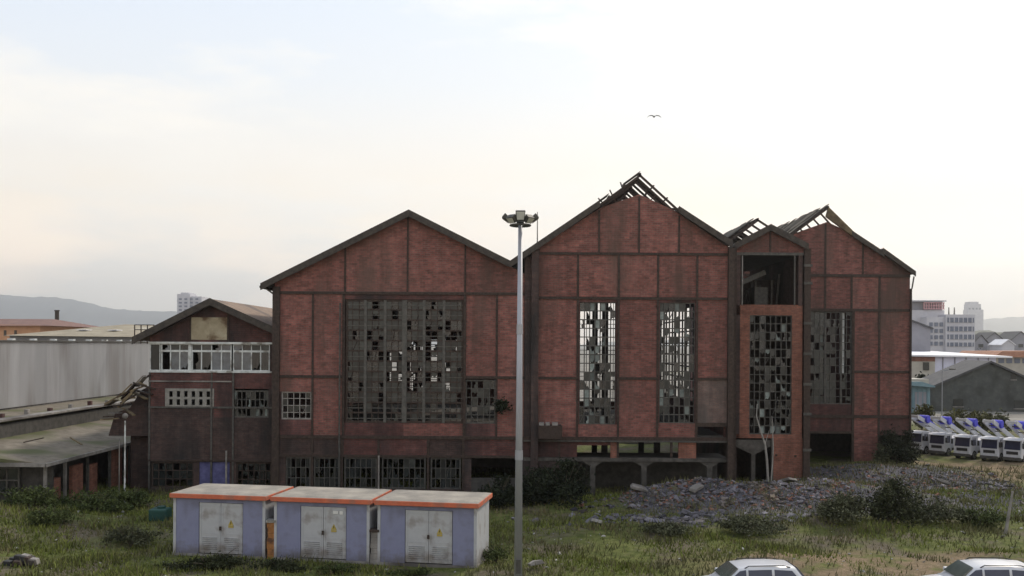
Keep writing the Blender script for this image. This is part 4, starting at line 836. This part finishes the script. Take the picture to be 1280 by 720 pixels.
# ---------------------------------------------------------------- grass (stuff)
def hash_noise(x, y, s):
    return .5+.25*(np.sin(x*s*1.7+3*np.sin(y*s*.9))+np.sin(y*s*2.3+2*np.sin(x*s*1.1+1)))
def blades(name, N, x0, x1, y0, y1, h0, h1, m, maskf, label, cat, w_=.03):
    x = RNG.uniform(x0, x1, N); y = RNG.uniform(y0, y1, N); keep = RNG.random(N) < maskf(x, y); x, y = x[keep], y[keep]
    kp = kiosk_free(x, y) & ~((x > 8) & (y < 42.5) & (RNG.random(len(x)) < np.clip((x-6)/10, 0, 1)*np.clip((42.5-y)/1.5, 0, 1)*.93*(hash_noise(x, y, .7) > .22))); x, y = x[kp], y[kp]; n = len(x); z = g(x, y)-.02; hh = RNG.uniform(h0, h1, n)*(.5+hash_noise(x, y, .8)); a = RNG.uniform(0, 6.28, n); l = RNG.uniform(-.5, .5, (n, 2))*hh[:, None]
    ww = w_*RNG.uniform(.7, 1.5, n); P0 = np.stack([x-np.cos(a)*ww, y-np.sin(a)*ww, z], 1); P1 = np.stack([x+np.cos(a)*ww, y+np.sin(a)*ww, z], 1); P2 = np.stack([x+l[:, 0], y+l[:, 1], z+hh], 1)
    o = np_mesh(name, np.stack([P0, P1, P2], 1).reshape(-1, 3), np.arange(3*n).reshape(-1, 3), m); tag(o, label, cat, kind='stuff'); return o
def kiosk_free(x, y):
    dx = x-KA.x; dy = y-KA.y; u = dx*math.cos(KANG)+dy*math.sin(KANG); v = -dx*math.sin(KANG)+dy*math.cos(KANG)
    return ~((u > -.1) & (u < 13.3) & (v > -.1) & (v < 2.8))
def rubbish(x, y):   # where the rubble lies
    m1 = (y > 50.5) & (y < 60) & (x > 6.2+(57-y)*.15) & (x < 24)
    m2 = (y > 60) & (y < 72) & (x > 17) & (x < 34); return m1 | m2
GA = leafmat('grass_green', (.09, .115, .02), (.20, .215, .06), .5); GB = leafmat('grass_dry', (.09, .078, .04), (.17, .14, .075), .4); GC = leafmat('grass_olive', (.07, .072, .028), (.14, .135, .06), .4)
blades('grass', 230000, -32, 34, 34, 66, .06, .26, GA, lambda x, y: np.where(rubbish(x, y), .02, np.clip((hash_noise(x, y, .35)-.42)*3, .03, .8)+np.where(x < -4, .35, 0)*(hash_noise(x, y, .5) > .4)), 'short green grass over the waste ground', 'grass')
blades('weeds', 150000, -32, 36, 34, 70, .15, .42, GC, lambda x, y: np.where(rubbish(x, y), .30, np.clip((hash_noise(x+7, y-3, .45)-.45)*2.2, .05, .6)), 'olive weeds in rough patches over the waste ground', 'weeds', .025)
blades('dry_grass', 110000, -32, 40, 34, 72, .08, .30, GB, lambda x, y: np.where(rubbish(x, y), .12, np.clip((hash_noise(x-11, y+5, .4)-.55)*2.2, .02, .5)), 'straw coloured dry grass tufts between the weeds', 'dry grass')
# ---------------------------------------------------------------- rubble (stuff) and single slabs
def stones(name, N, fx, m, label, smin, smax):
    x, y = fx(N); s = smin*(smax/smin)**(RNG.random(N)**3.6); base = np.array([[-1,-1,-.6],[1,-1,-.6],[1,1,-.6],[-1,1,-.6],[-.8,-.8,.6],[.8,-.9,.5],[.85,.8,.7],[-.9,.75,.55]])
    V = base[None]*RNG.uniform(.6, 1.2, (N, 8, 3)); a = RNG.uniform(0, 6.28, N); t = RNG.uniform(-.7, .7, N); c, s_ = np.cos(t), np.sin(t)
    V = V*np.stack([RNG.uniform(.6, 1.5, N), RNG.uniform(.5, 1.1, N), RNG.uniform(.3, .8, N)], 1)[:, None]
    X_ = V[..., 0]*c[:, None]-V[..., 2]*s_[:, None]; Z_ = V[..., 0]*s_[:, None]+V[..., 2]*c[:, None]; Y_ = V[..., 1]
    c, s_ = np.cos(a)[:, None], np.sin(a)[:, None]; X2, Y2 = X_*c-Y_*s_, X_*s_+Y_*c
    W = np.stack([X2*s[:, None]+x[:, None], Y2*s[:, None]+y[:, None], Z_*s[:, None]+(g(x, y)+s*.25)[:, None]], -1)
    q = np.array([(0,3,2,1),(4,5,6,7),(0,1,5,4),(1,2,6,5),(2,3,7,6),(3,0,4,7)]); Fc = (q[None]+np.arange(N)[:, None, None]*8).reshape(-1, 4)
    o = np_mesh(name, W.reshape(-1, 3), Fc, m); tag(o, label, 'rubble', kind='stuff'); return o
def ridge(N):
    k = RNG.random(N); x = np.where(k < .6, RNG.uniform(6.5, 20, N), RNG.uniform(17, 33, N)); y = np.where(k < .6, RNG.normal(55.3, 1.0, N)-np.abs(RNG.normal(0, .9, N))*(x < 15), RNG.normal(62.5, 2.8, N)); q = hash_noise(x*1.3, y*2.2, .9) > .33; return np.where(q, x, x+RNG.normal(0, 2, N)), y
RB = mat('rubble_grey', (.07, .067, .08), (.155, .148, .168), 1.2, .95, island=.7, stain=(.11, .09, .07), stain_scale=.6); RB2 = mat('rubble_brick', (.15, .07, .05), (.24, .12, .09), 2, .95, island=.4)
stones('rubble', 13000, ridge, RB, 'grey concrete rubble heaped along the foot of the factory', .02, .19)
stones('brick_rubble', 1800, ridge, RB2, 'broken red brick scattered in the grey rubble', .05, .14)
stones('rubble_patch', 1500, lambda N: (RNG.normal(9.8, 3.0, N), RNG.normal(49.6, .8, N)), RB, 'looser grey rubble in the weeds below the ridge', .04, .26)
stones('litter_stones', 900, lambda N: (RNG.uniform(-30, 34, N), RNG.uniform(36, 60, N)), mat('pale_stone', (.22, .21, .20), (.34, .33, .31), 2, .9, island=.4), 'pale stones and litter scattered over the grass', .03, .12)
for i, (px, D, w_, ang, lb) in enumerate(((800, 55, .9, .3, 'tilted concrete slab on the left end of the rubble ridge'), (872, 54.3, .7, -.25, 'tilted concrete slab in the middle of the rubble ridge'), (748, 47.9, .8, .35, 'pale slab lying in the weeds left of the rubble patch'),
                                         (985, 58, 1.0, .4, 'concrete slab below the orange panel of the stair tower'), (1180, 62, .8, -.3, 'pale slab near the parked trucks'), (672, 38.5, .5, .2, 'pale block in the grass right of the mast foot'), (612, 40.6, .45, 0, 'pale concrete block beside the end of the right kiosk'))):
    x = PX(px, D); z = float(g(x, D)); o = MB().prism([(-w_*.6, 0), (w_*.55, .05), (w_*.6, .16), (w_*.1, .22), (-w_*.5, .17)], -w_*.3, w_*.35).build('concrete_slab', CONC, bevel=.02)
    o.location = (x, D, z+.12); o.rotation_euler = (.2, ang, i*.7); tag(o, lb, 'slab')
x, D = PX(28, 38.6), 38.6; z = float(g(x, D)); t = thing('rubbish_heap', 'small dark heap of rubbish with pale bits at the bottom left corner', 'rubbish', (x, D, z))
for i in range(14):
    a = random.uniform(0, 6.28); q = random.uniform(0, .7); h_ = .35*(1-q)+.05; px_, py_ = x+math.cos(a)*q, D+math.sin(a)*q*.6
    MB().prism([(px_-.2, z), (px_+.22, z), (px_+.16, z+h_), (px_-.1, z+h_*1.15)], py_-.14, py_+.16).build('scrap', (PLAS, PLAS, VERGE, CONC, STEEL)[i % 5], t, bevel=.02)
# teal bin left of kiosks, dark object bottom left
x, D = PX(203, 47), 47; t = thing('water_tank', 'dark teal plastic tank half hidden behind the left kiosk', 'tank', (x, D, 0)); TEAL = mat('teal_plastic', (.008, .04, .035), (.012, .06, .05), 3, .5)
MB().box(x-.5, x+.4, D-.4, D+.4, 0, .9).build('tank_body', TEAL, t, bevel=.08); MB().tube((x, D, .9), (x, D, 1.0), .2, n=14).build('cap', TEAL, t)
# ================================================================ BACKGROUND BUILDINGS
def bwall(root, name, m, x0, x1, y0, y1, z0, z1): return piece(name, m, root, x0, x1, y0, y1, z0, z1)
GREYP = mat('haze_paled_facade', (.42, .42, .46), (.5, .5, .54), .2, .85); GREYD = mat('grey_facade', (.20, .20, .23), (.27, .27, .30), .2, .85); WINB = mat('far_glass', (.10, .12, .17), (.15, .17, .22), .3, .4); PINK = mat('pink_rail', (.45, .25, .27), (.5, .3, .32), 1, .7)  # facade paleness includes distance haze painted into the colour
DO = 330.0; P = lambda px: PX(px, DO); Q = lambda py, px=1180: PZ(py, DO, px)
t = thing('office_block', 'tall pale office block with stacked window bands and a pink rooftop rail', 'office block', (P(1180), DO, 0))
bwall(t, 'tower', GREYP, P(1120), P(1190), DO+6, DO+30, 0, Q(387)); bwall(t, 'top_storey', GREYD, P(1120), P(1189), DO+7, DO+29, Q(387), Q(376)); bwall(t, 'roof_slab', GREYP, P(1119), P(1191), DO+5, DO+31, Q(376), Q(374.5))
for i in range(9): bwall(t, 'rail_post', PINK, P(1163+i*3.1), P(1164.2+i*3.1), DO+5.5, DO+6, Q(386), Q(377))
for z in (377.5, 381.5, 385.5): bwall(t, 'rail', PINK, P(1163), P(1189), DO+5.2, DO+5.5, Q(z+.5), Q(z-.5))
bwall(t, 'wing', GREYP, P(1160), P(1183), DO+1, DO+20, 0, Q(396)); bwall(t, 'wing', GREYP, P(1182), P(1218.5), DO, DO+18, 0, Q(393)); 
for k, (a, b) in enumerate(((397, 403), (408, 414), (418, 424), (428, 433))):
    bwall(t, 'window_band', WINB, P(1184), P(1217), DO-.2, DO+.1, Q(b), Q(a))
    for i in range(6): bwall(t, 'window_post', GREYP, P(1186+i*5.6), P(1187+i*5.6), DO-.35, DO-.22, Q(b), Q(a))
for k in range(4):
    for i in range(3): bwall(t, 'window', WINB, P(1163+i*6.5), P(1167+i*6.5), DO+.7, DO+1.1, Q(408+k*8), Q(403+k*8))
for px in (1199, 1206): MB().tube((P(px), DO+8, Q(393)), (P(px), DO+8, Q(383)), .25, .15, 6).build('antenna', STEELG, t)
def gable_house(name, label, cat, D, x0, x1, ze, zp, depth, wallm, roofm, xp=None, base=0, win=()):
    t = thing(name, label, cat, ((x0+x1)/2, D, 0)); xp = xp or (x0+x1)/2
    MB().prism([(x0, base), (x1, base), (x1, ze), (xp, zp), (x0, ze)], D, D+depth).build('wall', wallm, t)
    ov = .4
    MB().prism([(x0-ov, ze-.25), (xp, zp+.05), (xp, zp+.35), (x0-ov, ze+.05)], D-.5, D+depth+.5).build('roof', roofm, t); MB().prism([(xp, zp+.05), (x1+ov, ze-.25), (x1+ov, ze+.05), (xp, zp+.35)], D-.5, D+depth+.5).build('roof', roofm, t)
    for a, b, c, d in win:
        fr = MB().box(a, b, D-.08, D+.05, c, d).build('window', GL2, t); MB().box(a-.1, b+.1, D-.14, D-.02, c-.15, c-.005).build('sill', CONC, fr)
    return t
DG = 135.0; P = lambda px: PX(px, DG); Q = lambda py, px=1230: PZ(py, DG, px)
WH = mat('warehouse_wall', (.055, .06, .06), (.085, .09, .085), 1.2, .9, stain=(.04, .042, .04)); WR = mat('warehouse_roof', (.05, .05, .055), (.08, .08, .085), 1, .8)
gable_house('warehouse', 'dark grey-green gabled warehouse behind the parked trucks', 'warehouse', DG, P(1165), P(1309), Q(484), Q(454), 7, WH, WR, P(1237), win=[(P(1192), P(1204), Q(508), Q(499)), (P(1268), P(1284), Q(510), Q(500)), (P(1264), P(1270), Q(474), Q(468))])
DS = 165.0; P = lambda px: PX(px, DS); Q = lambda py, px=1200: PZ(py, DS, px)
LAV = mat('lavender_wall', (.52, .53, .66), (.60, .61, .74), .5, .8); WRF = mat('white_roof', (.62, .62, .66), (.72, .72, .75), .4, .7); CRM = mat('cream_wall', (.34, .32, .28), (.42, .4, .35), .6, .85)
t = thing('white_roofed_shed', 'lavender walled shed with a long white roof behind the dark warehouse', 'shed', (P(1200), DS, 0))
bwall(t, 'wall', LAV, P(1168), P(1245), DS, DS+20, 0, Q(446.5)); bwall(t, 'wall', CRM, P(1125), P(1168)-.02, DS-.3, DS+20, 0, Q(452)); bwall(t, 'wall_strip', BRO, P(1125), P(1168)-.02, DS-.35, DS+19, Q(452), Q(446.5)); bwall(t, 'window', GL2, P(1153), P(1160), DS-.5, DS-.2, Q(463), Q(453))
MB().add([(P(1120), DS-1, Q(443.5)), (P(1262), DS-1, Q(445)), (P(1258), DS+40, Q(438)), (P(1150), DS+40, Q(437)), (P(1120), DS-1, Q(445.5)), (P(1262), DS-1, Q(447)), (P(1258), DS+40, Q(442)), (P(1150), DS+40, Q(442))], [(0,1,2,3),(7,6,5,4),(0,4,5,1),(1,5,6,2),(2,6,7,3),(3,7,4,0)]).build('roof', WRF, t)
for px in (1178, 1193, 1207, 1222, 1235): bwall(t, 'wall_post', GREYD, P(px), P(px+1), DS-.15, DS-.02, 0, Q(447))
DC = 125.0; P = lambda px: PX(px, DC); Q = lambda py, px=1150: PZ(py, DC, px)
CY = mat('cyan_sheet', (.12, .20, .24), (.17, .26, .30), .8, .7); t = thing('cyan_shed', 'small cyan metal shed between the factory corner and the dark warehouse', 'shed', (P(1150), DC, 0))
bwall(t, 'wall', CY, P(1128), P(1163), DC, DC+8, 0, Q(480)); bwall(t, 'wall_band', CRM, P(1128), P(1163), DC+.4, DC+7, Q(480), Q(474)); MB().prism([(P(1126), Q(481)), (P(1166), Q(484)), (P(1166), Q(482)), (P(1150), Q(477)), (P(1126), Q(477))], DC-.8, DC-.1).build('canopy', CY, t); bwall(t, 'shutter', GREYD, P(1144), P(1158), DC-.06, DC-.01, 0, Q(490))
for i in range(6): bwall(t, 'rib', CY, P(1129+i*6), P(1130+i*6), DC-.1, DC-.03, 0, Q(482.5))
DR = 190.0; P = lambda px: PX(px, DR); Q = lambda py, px=1270: PZ(py, DR, px)
t = thing('red_roofed_building', 'low building with an orange-red roof at the right edge behind the warehouse', 'building', (P(1275), DR, 0)); TER = mat('terracotta', (.30, .15, .10), (.40, .21, .14), 1, .85)
bwall(t, 'wall', CRM, P(1243), P(1330), DR, DR+15, 0, Q(446)); MB().prism([(P(1238), Q(446.5)), (P(1335), Q(446.5)), (P(1322), Q(438.5)), (P(1250), Q(439))], DR-1, DR+16).build('roof', TER, t)
for i in range(7): bwall(t, 'window', WINB, P(1248+i*10), P(1255+i*10), DR-.1, DR+.1, Q(454), Q(448))
gable_house('grey_workshop', 'grey gabled workshop directly right of the set-back factory hall, below the office block', 'workshop', 190, PX(1100, 190), PX(1163, 190), PZ(410, 190, 1150), PZ(397, 190, 1150), 14, GREYD, WR, PX(1125, 190))
for i, (px, D, w_, pt, lb) in enumerate(((1243, 420, 30, 416, 'small distant grey gabled house, left of the pair at the right edge'), (1276, 420, 32, 415, 'small distant grey gabled house cut by the right edge of the photo'), (1226, 400, 16, 419, 'narrow distant gabled house right of the office block'))):
    gable_house('distant_house', lb, 'house', D, PX(px-w_/2, D), PX(px+w_/2, D), PZ(428, D, px), PZ(pt, D, px), 14, GREYD, WR, win=[(PX(px-3, D), PX(px+3, D), PZ(434, D, px), PZ(430, D, px))])
gable_house('distant_house', 'pale distant house front between the two grey gables at the right', 'house', 390, PX(1252, 390), PX(1268, 390), PZ(431, 390, 1260), PZ(425, 390, 1260), 10, GREYP, WRF)
# distant towers
def highrise(label, px0, px1, pyt, D, steps):
    t = thing('high_rise', label, 'tower block', (PX((px0+px1)/2, D), D, 0))
    for a, b, tp, dy in steps: bwall(t, 'tower', GREYP, PX(a, D), PX(b, D), D+dy, D+dy+25, 0, PZ(tp, D, (a+b)/2))
    for k in range(6):
        for i in range(4):
            a = px0+(px1-px0)*(.08+i*.23); z = PZ(pyt+5+k*4.5, D, a); bwall(t, 'window', WINB, PX(a, D), PX(a+(px1-px0)*.12, D), D-.6, D-.2, z, z+2.2*D/F)
highrise('pale grey high-rise tower far away between the hills and the side house', 221, 251, 370, 1100, [(221, 237, 367.5, 0), (237.2, 251, 370.5, 2), (224, 234, 365.5, 4)])
highrise('faint stepped tower in the haze above the right-hand hills', 1209, 1228, 382, 2200, [(1211, 1226, 380, 0), (1213, 1224, 377, 4), (1209, 1228, 387, -4)])
# left background
DT = 125.0; P = lambda px: PX(px, DT); Q = lambda py, px=100: PZ(py, DT, px)
TAN = mat('tan_roof', (.22, .19, .14), (.31, .27, .20), .5, .9, stain=(.40, .37, .31), stain_scale=.12, stain_lo=.6)
t = thing('tan_roofed_hall', 'wide low hall with a tan hipped roof beyond the pale corrugated wall', 'hall', (P(120), DT, 0))
bwall(t, 'wall', GREYD, P(12), P(214), DT, DT+30, 0, Q(420)); MB().add([(P(8), DT-1, Q(420)), (P(218), DT-1, Q(421)), (P(218)-8, DT+34, Q(420)), (P(8), DT+34, Q(420)), (P(95), DT+16, Q(402)), (P(218)-6, DT+16, Q(404))], [(0, 1, 5, 4), (1, 2, 5), (2, 3, 4, 5), (3, 0, 4), (3, 2, 1, 0)]).build('roof', TAN, t)
for px in (70, 110): bwall(t, 'skylight', WRF, P(px), P(px+12), DT+6, DT+8, Q(413)+.1, Q(411))
DT = 160.0; P = lambda px: PX(px, DT); Q = lambda py, px=30: PZ(py, DT, px)
t = thing('terracotta_house', 'peach walled house with a brown-red hipped roof at the far left', 'house', (P(20), DT, 0)); PEA = mat('peach_wall', (.45, .24, .14), (.55, .32, .19), .6, .85); BRR = mat('brown_tiles', (.14, .08, .07), (.2, .12, .10), 1, .9)
bwall(t, 'wall', PEA, P(-60), P(50), DT, DT+20, 0, Q(406)); MB().add([(P(-65), DT-1, Q(408)), (P(66), DT-1, Q(407)), (P(66), DT+22, Q(407)), (P(-65), DT+22, Q(407)), (P(-40), DT+10, Q(397)), (P(32), DT+10, Q(397))], [(0, 1, 5, 4), (1, 2, 5), (2, 3, 4, 5), (3, 0, 4), (3, 2, 1, 0)]).build('roof', BRR, t)
for px in (5, 18): bwall(t, 'window', GL2, P(px), P(px+3), DT-.1, DT+.1, Q(420), Q(413))
DT = 175.0; t = thing('factory_chimney', 'short dark chimney standing above the roofs at the far left', 'chimney', (PX(71, DT), DT, 0)); MB().tube((PX(71, DT), DT, 0), (PX(71, DT), DT, PZ(388, DT, 71)), .45, .36, 12).build('shaft', VERGE, t); MB().tube((PX(71, DT), DT, PZ(389, DT, 71)), (PX(71, DT), DT, PZ(387.6, DT, 71)), .46, n=12).build('rim', VERGE, t)
t = thing('roof_railing', 'thin steel railing frame on the roofs just left of the side house', 'railing', (PX(182, 85), 85, 9))
for px in (168, 176, 184, 192): piece('post', STEEL, t, PX(px, 85)-.04, PX(px, 85)+.04, 85, 85.08, 8.9, PZ(406, 85, 180))
for py in (406, 412): piece('rail', STEEL, t, PX(168, 85), PX(192, 85), 85.1, 85.16, PZ(py, 85, 180)-.04, PZ(py, 85, 180)+.03)
# hills
def hills(name, pts, D, depth, col, seed):
    rg = np.random.default_rng(seed); px = np.linspace(pts[0][0], pts[-1][0], 260); py = np.interp(px, [p[0] for p in pts], [p[1] for p in pts])
    nn_ = sum(rg.normal()*0+np.sin(px*fq+rg.uniform(0, 6))*a for fq, a in ((.05, .8), (.12, .5), (.3, .35), (.8, .25), (1.7, .15)))
    zc_ = H+(HY-(py+nn_-ROLL*(px-640)))*D/F; rows = []
    for v, hgt in ((-.8, 0), (-.5, .35), (-.25, .7), (0, 1), (.5, .6), (1, 0)):
        yy = D+depth*v+rg.normal(size=260)*depth*.02; rows.append(np.stack([(px-640)*D/F, yy, np.maximum(zc_*(hgt+(rg.normal(size=260)*.03 if 0 < hgt < 1 else 0)), -1)], 1))
    V = np.concatenate(rows); i = (np.arange(5)[:, None]*260+np.arange(259)[None]).ravel(); o = np_mesh(name, V, np.stack([i, i+1, i+261, i+260], 1), mat(name+'_mat', *col, scale=.004, rough=.95)); o.data.shade_smooth(); tag(o, kind='structure')
hills('hills_left', [(-700, 395), (-400, 372), (-100, 364), (0, 368), (40, 371), (90, 374), (130, 383), (170, 389), (220, 390), (300, 396), (450, 412), (600, 428), (700, 432)], 7200, 1000, ((.08, .095, .11), (.12, .135, .15)), 3)
hills('hills_right', [(700, 432), (900, 420), (1100, 404), (1180, 400), (1230, 400), (1260, 397), (1300, 396), (1500, 392), (1800, 398), (2200, 410)], 7200, 1000, ((.08, .095, .11), (.12, .135, .15)), 5)
hills('town_slope', [(1000, 430), (1100, 424), (1190, 416), (1230, 412), (1280, 420), (1350, 414), (1500, 420), (1700, 432)], 1500, 300, ((.05, .06, .04), (.12, .12, .10)), 9)
# ---------------------------------------------------------------- haze
hz = MB().box(-9500, 9500, -120, 8600, -2.5, 520).build('haze', bpy.data.materials.new('haze')); hm = hz.data.materials[0]; hm.use_nodes = True
n = hm.node_tree.nodes; n.remove(n['Principled BSDF']); pv = n.new('ShaderNodeVolumePrincipled'); pv.inputs['Color'].default_value = (.93, .965, 1, 1); pv.inputs['Density'].default_value = .00017; pv.inputs['Anisotropy'].default_value = .68
hm.node_tree.links.new(pv.outputs[0], n['Material Output'].inputs['Volume']); tag(hz, 'thin pale haze over the town and hills', 'haze', kind='stuff')
